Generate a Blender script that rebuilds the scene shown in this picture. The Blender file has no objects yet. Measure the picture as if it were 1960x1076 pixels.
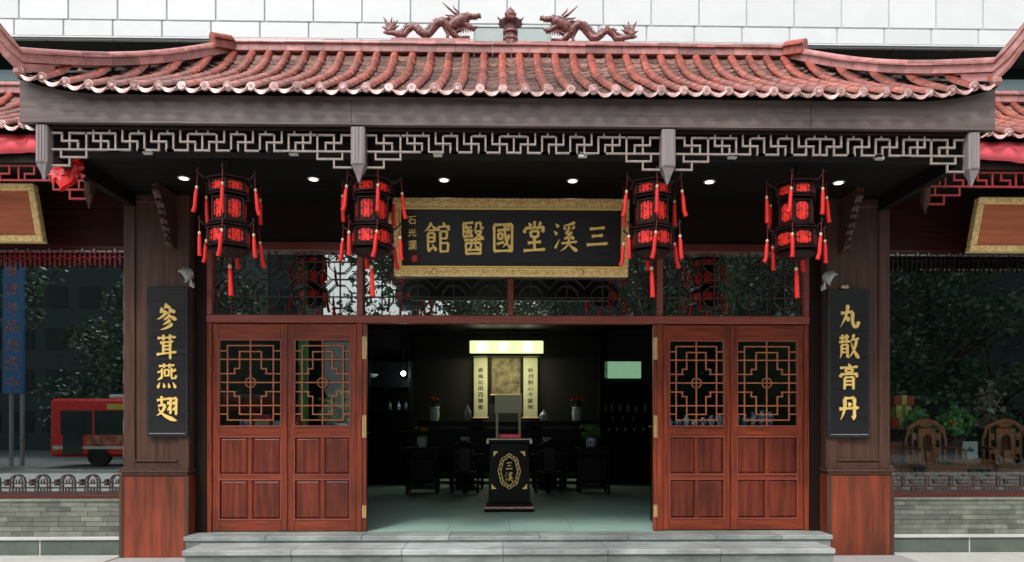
import bpy, math, random
from mathutils import Vector, Matrix
random.seed(7)
R = math.radians
C = bpy.context.scene.collection
S = bpy.context.scene
# ------------------------------------------------------------------ camera
F, CXp, CYp = 1359.0, 980.0, 820.0          # focal length and principal point, pixels of the 1960 px photograph
CAM = (-0.156, -9.0, 1.30); YAW = R(1.12)
cd = bpy.data.cameras.new('camera'); cam = bpy.data.objects.new('camera', cd); C.objects.link(cam)
cd.sensor_width = 36; cd.lens = F/1960*36; cd.clip_start = .05; cd.clip_end = 900
cd.shift_x = 0; cd.shift_y = (CYp-538)/1960
cam.location = CAM; cam.rotation_euler = (R(90), 0, -YAW); S.camera = cam
# ------------------------------------------------------------------ light
SUN_EL, SUN_AZ = R(52), R(205)               # azimuth measured clockwise from +Y: behind the camera, a little left
w = bpy.data.worlds.new('World'); S.world = w; w.use_nodes = True
nt = w.node_tree; nt.nodes.clear()
wo = nt.nodes.new('ShaderNodeOutputWorld'); bg = nt.nodes.new('ShaderNodeBackground')
sky = nt.nodes.new('ShaderNodeTexSky'); sky.sky_type = 'NISHITA'; sky.sun_disc = False
sky.sun_elevation = SUN_EL; sky.sun_rotation = SUN_AZ; sky.dust_density = 3; sky.air_density = 1.2
hs = nt.nodes.new('ShaderNodeHueSaturation'); hs.inputs['Saturation'].default_value = .07
nt.links.new(sky.outputs[0], hs.inputs['Color']); nt.links.new(hs.outputs[0], bg.inputs[0])
bg.inputs[1].default_value = .135; nt.links.new(bg.outputs[0], wo.inputs[0])
sl = bpy.data.lights.new('sun', 'SUN'); sl.energy = 1.5; sl.angle = R(10); sl.color = (1, .96, .92)
so = bpy.data.objects.new('sun', sl); C.objects.link(so)
sd = Vector((math.sin(SUN_AZ)*math.cos(SUN_EL), math.cos(SUN_AZ)*math.cos(SUN_EL), math.sin(SUN_EL)))
so.rotation_euler = (-sd).to_track_quat('-Z', 'Y').to_euler(); so.location = (-6, -20, 25)
S.view_settings.view_transform = 'Standard'; S.view_settings.look = 'None'
S.view_settings.gamma = 1; S.view_settings.exposure = .5
S.render.engine = 'CYCLES'; S.cycles.max_bounces = 8; S.cycles.transparent_max_bounces = 12

def W(u, v, Y):
    """world X and Z of the thing seen at (u, v) of the photograph when it stands at depth Y"""
    a = (u-CXp)/F; c, s = math.cos(YAW), math.sin(YAW); dy = Y-CAM[1]
    dx = dy*(a*c+s)/(c-a*s)
    return CAM[0]+dx, CAM[2]+(CYp-v)/F*(dx*s+dy*c)
def WX(u, Y): return W(u, 0, Y)[0]
def WZ(v, Y, u=980): return W(u, v, Y)[1]

# ------------------------------------------------------------------ materials
def rgb(c): return tuple(((x/255/12.92) if x/255 <= .04045 else ((x/255+.055)/1.055)**2.4) for x in c)+(1,)
MATS = {}
def mat(name, c1, c2=None, rough=.5, metal=0, scale=(1, 1, 1), nscale=5, detail=6, bump=0, island=0, emit=None, estr=0,
        spec=.5, coat=0, contrast=(.3, .7), bump_scale=None, dirt=0, transm=0):
    m = bpy.data.materials.new(name); m.use_nodes = True; n = m.node_tree; b = n.nodes['Principled BSDF']; L = n.links
    b.inputs['Roughness'].default_value = rough; b.inputs['Metallic'].default_value = metal
    b.inputs['Specular IOR Level'].default_value = spec; b.inputs['Coat Weight'].default_value = coat
    b.inputs['Coat Roughness'].default_value = .12
    c2 = c2 or tuple(x*.75 for x in c1)
    tc = n.nodes.new('ShaderNodeTexCoord'); mp = n.nodes.new('ShaderNodeMapping'); mp.inputs['Scale'].default_value = scale
    L.new(tc.outputs['Object'], mp.inputs[0])
    nz = n.nodes.new('ShaderNodeTexNoise'); nz.inputs['Scale'].default_value = nscale; nz.inputs['Detail'].default_value = detail
    nz.inputs['Roughness'].default_value = .62
    L.new(mp.outputs[0], nz.inputs['Vector'])
    cr = n.nodes.new('ShaderNodeValToRGB'); cr.color_ramp.elements[0].position = contrast[0]; cr.color_ramp.elements[1].position = contrast[1]
    cr.color_ramp.elements[0].color = (*c2[:3], 1); cr.color_ramp.elements[1].color = (*c1[:3], 1)
    L.new(nz.outputs[0], cr.inputs[0]); out = cr.outputs[0]
    if island:
        g = n.nodes.new('ShaderNodeNewGeometry'); ml = n.nodes.new('ShaderNodeMapRange')
        ml.inputs[3].default_value = 1-island; ml.inputs[4].default_value = 1+island
        L.new(g.outputs['Random Per Island'], ml.inputs[0])
        mx = n.nodes.new('ShaderNodeVectorMath'); mx.operation = 'SCALE'
        L.new(out, mx.inputs[0]); L.new(ml.outputs[0], mx.inputs['Scale']); out = mx.outputs[0]
    if dirt:
        n2 = n.nodes.new('ShaderNodeTexNoise'); n2.inputs['Scale'].default_value = 1.3; n2.inputs['Detail'].default_value = 7
        L.new(tc.outputs['Object'], n2.inputs['Vector'])
        mr = n.nodes.new('ShaderNodeMapRange'); mr.inputs[1].default_value = .42; mr.inputs[2].default_value = .68
        mr.inputs[3].default_value = 1; mr.inputs[4].default_value = 1-dirt
        L.new(n2.outputs[0], mr.inputs[0])
        m2 = n.nodes.new('ShaderNodeVectorMath'); m2.operation = 'SCALE'
        L.new(out, m2.inputs[0]); L.new(mr.outputs[0], m2.inputs['Scale']); out = m2.outputs[0]
    L.new(out, b.inputs['Base Color'])
    rr = n.nodes.new('ShaderNodeMapRange'); rr.inputs[3].default_value = max(.03, rough-.1); rr.inputs[4].default_value = min(1, rough+.12)
    L.new(nz.outputs[0], rr.inputs[0]); L.new(rr.outputs[0], b.inputs['Roughness'])
    if bump:
        bp = n.nodes.new('ShaderNodeBump'); bp.inputs['Strength'].default_value = bump; bp.inputs['Distance'].default_value = .01
        if bump_scale:
            n3 = n.nodes.new('ShaderNodeTexNoise'); n3.inputs['Scale'].default_value = bump_scale; n3.inputs['Detail'].default_value = 4
            L.new(tc.outputs['Object'], n3.inputs['Vector']); L.new(n3.outputs[0], bp.inputs['Height'])
        else: L.new(nz.outputs[0], bp.inputs['Height'])
        L.new(bp.outputs[0], b.inputs['Normal'])
    if emit:
        b.inputs['Emission Color'].default_value = (*emit[:3], 1); b.inputs['Emission Strength'].default_value = estr
    MATS[name] = m; return m

V_, H_ = (14, 14, .8), (.8, 14, 14)           # grain along Z / along X
mat('door_wood_v', (.33, .052, .015), (.075, .013, .006), rough=.33, scale=V_, nscale=2.2, bump=.15, contrast=(.28, .68), dirt=.42, island=.12)
mat('door_wood_h', (.33, .052, .015), (.08, .014, .006), rough=.33, scale=H_, nscale=2.2, bump=.15, contrast=(.28, .68), dirt=.42, island=.12)
mat('door_panel', (.24, .036, .012), (.065, .010, .005), rough=.33, scale=V_, nscale=1.6, bump=.1, dirt=.4, island=.2)
mat('frame_wood', (.13, .026, .018), (.07, .013, .009), rough=.35, scale=H_, nscale=2, bump=.1)
mat('lintel_wood', (.34, .085, .06), (.20, .042, .03), rough=.35, scale=H_, nscale=2, bump=.1)
mat('lattice_wood', (.46, .15, .06), (.30, .085, .035), rough=.45, scale=(3, 3, 3), nscale=4)
mat('transom_lattice', (.055, .024, .016), (.03, .013, .010), rough=.5, scale=(3, 3, 3), nscale=4)
mat('pillar_wood', (.112, .056, .040), (.052, .026, .018), spec=.3, rough=.38, scale=V_, nscale=1.8, bump=.12, dirt=.15)
mat('pedestal_wood', (.34, .058, .020), (.08, .024, .012), rough=.4, scale=(9, 9, .7), nscale=1.6, bump=.12, contrast=(.3, .72), dirt=.35)
mat('dark_wood', (.014, .006, .004), (.008, .004, .003), spec=.2, rough=.55, scale=H_, nscale=2, bump=.1)
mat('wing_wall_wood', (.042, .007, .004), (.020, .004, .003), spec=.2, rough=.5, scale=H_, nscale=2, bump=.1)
mat('fascia_wood', (.205, .158, .148), (.090, .066, .062), rough=.36, scale=(.5, 14, 14), nscale=2.4, detail=10, bump=.15, contrast=(.3, .7), dirt=.3)
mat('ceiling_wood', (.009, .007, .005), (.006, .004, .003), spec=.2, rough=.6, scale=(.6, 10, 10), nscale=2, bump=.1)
mat('fret_wood', (.40, .34, .31), (.22, .18, .165), rough=.4, scale=(3, 3, 3), nscale=6)
mat('pendant_wood', (.34, .295, .30), (.22, .185, .19), rough=.38, scale=V_, nscale=2)
mat('red_fret', (.38, .022, .025), (.18, .014, .016), rough=.4, scale=(3, 3, 3), nscale=5)
mat('tile', (.46, .112, .075), (.20, .042, .030), rough=.33, nscale=12, detail=10, bump=.4, island=.35, contrast=(.32, .62), bump_scale=30, dirt=.4, coat=.18)
mat('pan_tile', (.38, .21, .165), (.055, .026, .022), rough=.5, nscale=26, bump=.4, island=.5, contrast=(.3, .7), bump_scale=40, dirt=.4)
mat('tile_cap', (.72, .50, .48), (.34, .14, .12), rough=.35, nscale=14, bump=.3, island=.42, coat=.2, contrast=(.3, .7))
mat('ridge_tile', (.56, .28, .265), (.28, .085, .075), rough=.32, nscale=10, bump=.25, island=.4, coat=.2, contrast=(.25, .75))
mat('ornament', (.34, .14, .13), (.075, .022, .022), rough=.4, nscale=26, detail=10, bump=1.0, contrast=(.36, .62), coat=.15)
mat('white_panel', (.80, .82, .83), (.74, .765, .775), rough=.5, nscale=2.5, island=.03, bump=.03, dirt=.03)
mat('panel_joint', (.55, .58, .59), (.48, .52, .53), rough=.7)
mat('brown_soffit', (.11, .085, .07), (.08, .06, .05), rough=.6, nscale=4)
mat('green_glass', (.010, .045, .040), (.004, .020, .020), rough=.08, nscale=1.5)
mat('pale_sill', (.42, .56, .60), (.36, .5, .54), rough=.5)
mat('gold', (.95, .72, .34), (.60, .40, .14), rough=.42, metal=.3, nscale=26, bump=.6, contrast=(.35, .65))
mat('gold_leaf', (1.0, .74, .26), (.92, .60, .16), rough=.35, metal=.15, nscale=40)
mat('brass', (.78, .56, .26), (.66, .45, .2), rough=.3, metal=.7, nscale=20)
mat('board_black', (.016, .016, .018), (.011, .011, .013), rough=.3, scale=H_, nscale=2)
mat('board_edge', (.022, .030, .036), (.015, .02, .025), rough=.28)
mat('sign_wood', (.55, .14, .040), (.32, .065, .018), rough=.35, scale=(.7, 8, 8), nscale=2, bump=.05, coat=.3)
mat('seal_red', (.5, .03, .02), (.4, .02, .02), rough=.5)
mat('grey_line', (.25, .26, .28), (.2, .2, .22), rough=.3)
mat('stone', (.50, .54, .535), (.27, .305, .30), rough=.5, scale=(1, 3, 3), nscale=3.5, detail=12, bump=.25, island=.12, contrast=(.28, .70), dirt=.38)
mat('worn_stone', (.38, .42, .405), (.20, .235, .225), rough=.5, scale=(1, 3, 3), nscale=4, detail=12, bump=.25, island=.2, contrast=(.3, .68), dirt=.45)
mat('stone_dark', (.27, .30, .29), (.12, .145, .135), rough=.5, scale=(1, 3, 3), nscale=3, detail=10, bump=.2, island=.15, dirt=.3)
mat('green_stone', (.105, .135, .105), (.05, .068, .052), rough=.55, nscale=4, detail=10, bump=.2, island=.2, contrast=(.25, .75))
mat('white_stone', (.60, .60, .56), (.50, .50, .47), rough=.5, nscale=6, bump=.1, dirt=.1)
mat('brick', (.195, .205, .165), (.085, .095, .08), rough=.7, nscale=8, bump=.3, island=.42, contrast=(.25, .75), bump_scale=30)
mat('mortar', (.16, .17, .14), (.11, .12, .10), rough=.8)
mat('pavement', (.44, .43, .41), (.36, .36, .35), rough=.6, nscale=2, detail=9, bump=.1, dirt=.12)
mat('asphalt', (.15, .16, .165), (.10, .11, .115), rough=.85, nscale=40, bump=.3)
mat('line_paint', (.7, .7, .68), rough=.6)
mat('floor_tile', (.33, .49, .44), (.25, .40, .355), rough=.5, spec=.3, nscale=1.6, detail=9, bump=.03, island=.05, contrast=(.25, .75))
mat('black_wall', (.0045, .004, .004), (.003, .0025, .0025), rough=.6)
mat('black_lacquer', (.004, .008, .007), (.002, .005, .004), spec=.15, rough=.3)
mat('black_furniture', (.007, .008, .009), (.004, .005, .005), spec=.2, rough=.35, nscale=8)
mat('lantern_frame', (.022, .006, .006), (.010, .003, .003), spec=.3, rough=.4)
mat('lantern_cloth', (.66, .014, .008), (.16, .003, .003), rough=.6, nscale=24, emit=(1, .03, .015), estr=.12, contrast=(.40, .54))
mat('tassel', (.72, .016, .012), (.5, .01, .01), rough=.6, scale=(60, 60, 2), nscale=3, emit=(1, .02, .012), estr=.03)
mat('bead', (.75, .55, .35), rough=.3)
mat('cord', (.25, .015, .015), rough=.6)
mat('red_cloth', (.95, .17, .21), (.85, .05, .07), rough=.55, nscale=2)
mat('heart_red', (.78, .012, .008), (.65, .01, .008), rough=.45, nscale=3)
mat('lamp_white', (.8, .8, .78), rough=.4, emit=(1, .97, .9), estr=2.2)
mat('fixture_white', (.65, .65, .62), rough=.35)
mat('metal_grey', (.42, .42, .42), (.25, .25, .25), rough=.3, metal=.6, nscale=12)
mat('pale_grey_plastic', (.60, .60, .57), (.45, .45, .43), rough=.35)
mat('pink_plastic', (.55, .28, .27), rough=.35)
mat('carved_wood', (.11, .052, .032), (.03, .012, .008), rough=.4, nscale=18, bump=.8, contrast=(.35, .65))
mat('scroll_paper', (.62, .60, .42), (.52, .50, .34), rough=.8, nscale=3)
mat('painting', (.24, .19, .10), (.05, .042, .03), rough=.8, nscale=5, detail=9, contrast=(.35, .62))
mat('ink', (.03, .03, .025), rough=.8)
mat('lamp_shade', (.75, .78, .5), rough=.6, emit=(.85, 1, .5), estr=.75)
mat('lamp_core', (.9, .9, .7), rough=.6, emit=(1, 1, .72), estr=5)
mat('light_box', (.5, .7, .5), (.3, .5, .32), rough=.6, nscale=2, emit=(.38, .72, .42), estr=.33, contrast=(.3, .7))
mat('led', (.9, .95, .95), rough=.5, emit=(.85, 1, .97), estr=8)
mat('porcelain', (.78, .88, .86), (.62, .74, .73), rough=.2, nscale=5)
mat('blue_white', (.85, .92, 1.0), (.10, .18, .50), rough=.2, nscale=26, detail=2, contrast=(.45, .55))
mat('glass_bottle', (.38, .42, .46), (.15, .17, .2), rough=.15, nscale=14)
mat('pale_board', (.82, .84, .58), (.7, .72, .48), rough=.6)
mat('book_red', (.92, .06, .07), rough=.5)
mat('flower_red', (.85, .015, .025), (.6, .01, .02), rough=.6, island=.3)
mat('flower_yellow', (.75, .48, .03), (.6, .33, .02), rough=.6, island=.25)
mat('leaf', (.045, .12, .035), (.02, .06, .02), rough=.5, island=.4)
mat('bright_leaf', (.20, .50, .14), (.09, .27, .07), rough=.5, island=.4)
mat('pale_leaf', (.42, .30, .24), (.14, .12, .08), rough=.6, island=.5)
mat('tree_leaf', (.10, .19, .10), (.035, .08, .04), rough=.55, island=.45)
mat('bark', (.10, .08, .06), (.05, .04, .03), rough=.9, scale=(4, 4, 1), nscale=4, bump=.5)
mat('rosewood', (.62, .24, .12), (.32, .11, .055), rough=.35, scale=V_, nscale=2, bump=.2)
mat('gift_red', (.75, .08, .07), (.35, .03, .03), rough=.4, nscale=6)
mat('gift_yellow', (.85, .75, .18), rough=.5)
mat('picture_white', (.68, .78, .82), rough=.5)
mat('picture_blue', (.05, .12, .45), rough=.5)
mat('bus_red', (.80, .03, .03), (.68, .02, .02), rough=.25)
mat('bus_glass', (.02, .04, .04), rough=.08)
mat('rubber', (.02, .02, .02), rough=.8)
mat('bus_advert', (.5, .25, .12), (.35, .06, .05), rough=.4, nscale=4, contrast=(.45, .55))
mat('bus_white', (.7, .72, .72), rough=.3)
mat('bus_yellow', (.7, .6, .05), rough=.4)
mat('sign_blue', (.04, .17, .42), rough=.4)
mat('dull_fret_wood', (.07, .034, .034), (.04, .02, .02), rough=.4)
mat('side_fret_wood', (.26, .21, .20), (.16, .12, .12), rough=.4)
mat('far_wall', (.05, .075, .08), (.03, .045, .05), rough=.7, nscale=3)
mat('pale_tower', (.62, .64, .66), (.5, .52, .55), rough=.7, nscale=3)
mat('screen_grey', (.50, .57, .56), (.40, .47, .46), rough=.25, nscale=1.2)
mat('far_window', (.03, .045, .05), rough=.3, spec=.2)

def glass(name, refl, tint, rough=.0):
    m = bpy.data.materials.new(name); m.use_nodes = True; n = m.node_tree; n.nodes.clear(); L = n.links
    o = n.nodes.new('ShaderNodeOutputMaterial'); mx = n.nodes.new('ShaderNodeMixShader')
    t = n.nodes.new('ShaderNodeBsdfTransparent'); t.inputs[0].default_value = (*tint, 1)
    g = n.nodes.new('ShaderNodeBsdfGlossy'); g.inputs['Roughness'].default_value = rough; g.inputs[0].default_value = (.95, 1, .99, 1)
    fr = n.nodes.new('ShaderNodeFresnel'); fr.inputs[0].default_value = 1.5
    ad = n.nodes.new('ShaderNodeMath'); ad.operation = 'ADD'; ad.inputs[1].default_value = refl; ad.use_clamp = True
    L.new(fr.outputs[0], ad.inputs[0]); L.new(ad.outputs[0], mx.inputs[0])
    L.new(t.outputs[0], mx.inputs[1]); L.new(g.outputs[0], mx.inputs[2]); L.new(mx.outputs[0], o.inputs[0])
    MATS[name] = m
glass('window_glass', .24, (.72, .80, .78))
glass('dark_glass', .16, (.45, .52, .5))
glass('shop_glass', .32, (.45, .62, .60))
glass('clear_shop_glass', .055, (.9, .95, .93))
glass('door_glass', -.02, (.85, .92, .9))

# ------------------------------------------------------------------ object helpers
ORG = {}
def tag(o, label=None, cat=None, group=None, kind=None):
    if label: o['label'] = label
    if cat: o['category'] = cat
    if group: o['group'] = group
    if kind: o['kind'] = kind
    return o
def thing(name, label, cat, loc=(0, 0, 0), group=None):
    o = bpy.data.objects.new(name, None); C.objects.link(o); o.location = loc; o.empty_display_size = .2
    ORG[o.name] = Vector(loc); return tag(o, label, cat, group)
class MB:
    def __init__(s): s.v = []; s.f = []; s.sm = []
    def add(s, vs, fs, smooth=False):
        k = len(s.v); s.v += [tuple(p) for p in vs]; s.f += [tuple(i+k for i in f) for f in fs]; s.sm += [smooth]*len(fs)
    def box(s, x0, x1, y0, y1, z0, z1):
        if x0 > x1: x0, x1 = x1, x0
        if y0 > y1: y0, y1 = y1, y0
        if z0 > z1: z0, z1 = z1, z0
        s.add([(x0,y0,z0),(x1,y0,z0),(x1,y1,z0),(x0,y1,z0),(x0,y0,z1),(x1,y0,z1),(x1,y1,z1),(x0,y1,z1)],
              [(0,3,2,1),(4,5,6,7),(0,1,5,4),(1,2,6,5),(2,3,7,6),(3,0,4,7)]); return s
    def cbox(s, x0, x1, y0, y1, z0, z1, b=.006):
        """box with chamfered edges"""
        if x0 > x1: x0, x1 = x1, x0
        if y0 > y1: y0, y1 = y1, y0
        if z0 > z1: z0, z1 = z1, z0
        b = min(b, (x1-x0)*.3, (y1-y0)*.3, (z1-z0)*.3)
        P = []
        for (X, sx) in ((x0, 1), (x1, -1)):
            for (Y, sy) in ((y0, 1), (y1, -1)):
                for (Z, sz) in ((z0, 1), (z1, -1)):
                    P += [(X, Y+sy*b, Z+sz*b), (X+sx*b, Y, Z+sz*b), (X+sx*b, Y+sy*b, Z)]
        def i(a, bb, c, k): return (a*4+bb*2+c)*3+k
        fs = [(i(0,0,0,0), i(0,0,1,0), i(0,1,1,0), i(0,1,0,0)), (i(1,0,0,0), i(1,1,0,0), i(1,1,1,0), i(1,0,1,0)),
              (i(0,0,0,1), i(1,0,0,1), i(1,0,1,1), i(0,0,1,1)), (i(0,1,0,1), i(0,1,1,1), i(1,1,1,1), i(1,1,0,1)),
              (i(0,0,0,2), i(0,1,0,2), i(1,1,0,2), i(1,0,0,2)), (i(0,0,1,2), i(1,0,1,2), i(1,1,1,2), i(0,1,1,2))]
        for a in (0, 1):
            for bb in (0, 1):
                fs.append((i(a,bb,0,0), i(a,bb,1,0), i(a,bb,1,1), i(a,bb,0,1)))
                fs.append((i(0,a,bb,1), i(1,a,bb,1), i(1,a,bb,2), i(0,a,bb,2)))
                fs.append((i(a,0,bb,0), i(a,1,bb,0), i(a,1,bb,2), i(a,0,bb,2)))
                for c in (0, 1): fs.append((i(a,bb,c,0), i(a,bb,c,1), i(a,bb,c,2)))
        s.add(P, fs); return s
    def seg(s, p, q, wd, dp, ext=0):
        """bar from p to q; wd = width in the XZ plane, dp = thickness along Y"""
        p = Vector(p); q = Vector(q); d = (q-p).normalized(); p = p-d*ext; q = q+d*ext
        n = d.cross(Vector((0, 1, 0)))
        if n.length < 1e-4: n = Vector((1, 0, 0)); m = Vector((0, 0, 1))
        else: m = d.cross(n.normalized()).normalized()
        n = n.normalized()*wd/2; m = m*dp/2
        vs = [p-n-m, p+n-m, p+n+m, p-n+m, q-n-m, q+n-m, q+n+m, q-n+m]
        s.add(vs, [(0,3,2,1),(4,5,6,7),(0,1,5,4),(1,2,6,5),(2,3,7,6),(3,0,4,7)]); return s
    def prism(s, pts, y0, y1, smooth=False):
        n = len(pts); vs = [(x, y0, z) for x, z in pts]+[(x, y1, z) for x, z in pts]
        s.add(vs, [tuple(range(n)), tuple(range(2*n-1, n-1, -1))]); s.add(vs, [(i, i+n, (i+1)%n+n, (i+1)%n) for i in range(n)], smooth); return s
    def prism_x(s, pts, x0, x1):
        n = len(pts); vs = [(x0, y, z) for y, z in pts]+[(x1, y, z) for y, z in pts]
        s.add(vs, [tuple(range(n)), tuple(range(2*n-1, n-1, -1))]+[(i, i+n, (i+1)%n+n, (i+1)%n) for i in range(n)]); return s
    def lathe(s, prof, cx, cy, n=16, smooth=True, a0=0):
        vs = []
        for r, z in prof:
            for k in range(n):
                a = a0+2*math.pi*k/n; vs.append((cx+r*math.cos(a), cy+r*math.sin(a), z))
        fs = []
        for j in range(len(prof)-1):
            for k in range(n):
                a, b = j*n+k, j*n+(k+1)%n; fs.append((a, b, b+n, a+n))
        s.add(vs, fs, smooth)
        s.add(vs[:n], [tuple(range(n-1, -1, -1))]); s.add(vs[-n:], [tuple(range(n))]); return s
    def tube(s, pts, rad, n=8, smooth=True, sy=1.0):
        pts = [Vector(p) for p in pts]; N = len(pts)
        if not hasattr(rad, '__len__'): rad = [rad]*N
        vs = []; up = None
        for i, p in enumerate(pts):
            d = (pts[min(i+1, N-1)]-pts[max(i-1, 0)]).normalized()
            if up is None:
                up = Vector((0, 1, 0)) if abs(d.y) < .9 else Vector((1, 0, 0))
            a = (up-d*up.dot(d)).normalized(); b = d.cross(a); up = a
            for k in range(n):
                t = 2*math.pi*k/n; vs.append(p+(a*math.cos(t)*sy+b*math.sin(t))*rad[i])
        fs = [(j*n+k, j*n+(k+1)%n, (j+1)*n+(k+1)%n, (j+1)*n+k) for j in range(N-1) for k in range(n)]
        s.add(vs, fs, smooth); s.add(vs[:n], [tuple(range(n))]); s.add(vs[-n:], [tuple(range(n-1, -1, -1))]); return s
    def ball(s, c, r, n=10, m=6, sq=(1, 1, 1)):
        vs = []; fs = []
        for j in range(m+1):
            ph = math.pi*j/m
            for k in range(n):
                a = 2*math.pi*k/n; vs.append((c[0]+r*sq[0]*math.sin(ph)*math.cos(a), c[1]+r*sq[1]*math.sin(ph)*math.sin(a), c[2]+r*sq[2]*math.cos(ph)))
        for j in range(m):
            for k in range(n): fs.append((j*n+k, (j+1)*n+k, (j+1)*n+(k+1)%n, j*n+(k+1)%n))
        s.add(vs, fs, True); return s
    def leaf(s, c, size, rnd=random):
        a = Vector((rnd.uniform(-1, 1), rnd.uniform(-1, 1), rnd.uniform(-.6, .8))).normalized()
        b = a.cross(Vector((rnd.uniform(-1, 1), rnd.uniform(-1, 1), rnd.uniform(-1, 1)))).normalized()
        c = Vector(c); l = a*size; ww = b*size*.4
        s.add([c-l*.5, c+ww*.9, c+l*.5, c-ww*.9], [(0, 1, 2, 3)])
    def build(s, name, m, parent=None, label=None, bevel=0, subs=0):
        me = bpy.data.meshes.new(name)
        o = bpy.data.objects.new(name, me)
        org = ORG.get(parent.name, Vector()) if parent else Vector()
        me.from_pydata([(x-org.x, y-org.y, z-org.z) for x, y, z in s.v], [], s.f)
        me.polygons.foreach_set('use_smooth', s.sm); me.materials.append(MATS[m]); me.update()
        C.objects.link(o)
        if parent: o.parent = parent
        ORG[o.name] = org
        if label: o['label'] = label
        if bevel:
            b = o.modifiers.new('bevel', 'BEVEL'); b.width = bevel; b.segments = 2; b.limit_method = 'ANGLE'
        return o
def copy_thing(root, loc, label=None):
    def cp(o, par):
        c = o.copy(); C.objects.link(c); c.parent = par
        for ch in [x for x in S.objects if x.parent is o]: cp(ch, c)
        return c
    kids = {}
    r = cp(root, None); r.location = loc
    if label: r['label'] = label
    return r

_txt = {}
def glyph(ch, bold=0):
    """outline of one character as triangles in the unit square, from the font built into the renderer"""
    if (ch, bold) in _txt: return _txt[(ch, bold)]
    cu = bpy.data.curves.new('glyph', 'FONT'); cu.body = ch; cu.size = 1; cu.offset = bold; cu.resolution_u = 3; cu.fill_mode = 'FRONT'
    o = bpy.data.objects.new('glyph', cu); C.objects.link(o); bpy.context.view_layer.update()
    me = bpy.data.meshes.new_from_object(o.evaluated_get(bpy.context.evaluated_depsgraph_get()))
    vs = [tuple(v.co) for v in me.vertices]; fs = [tuple(p.vertices) for p in me.polygons]
    bpy.data.objects.remove(o); bpy.data.curves.remove(cu); bpy.data.meshes.remove(me)
    if vs:
        x0 = min(v[0] for v in vs); x1 = max(v[0] for v in vs); y0 = min(v[1] for v in vs); y1 = max(v[1] for v in vs)
        sc = 1/max(x1-x0, y1-y0, 1e-6); fx = (x0+x1)/2; fy = (y0+y1)/2
        vs = [((a-fx)*sc, (b-fy)*sc) for a, b, _ in vs]
    _txt[(ch, bold)] = (vs, fs); return vs, fs

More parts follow.
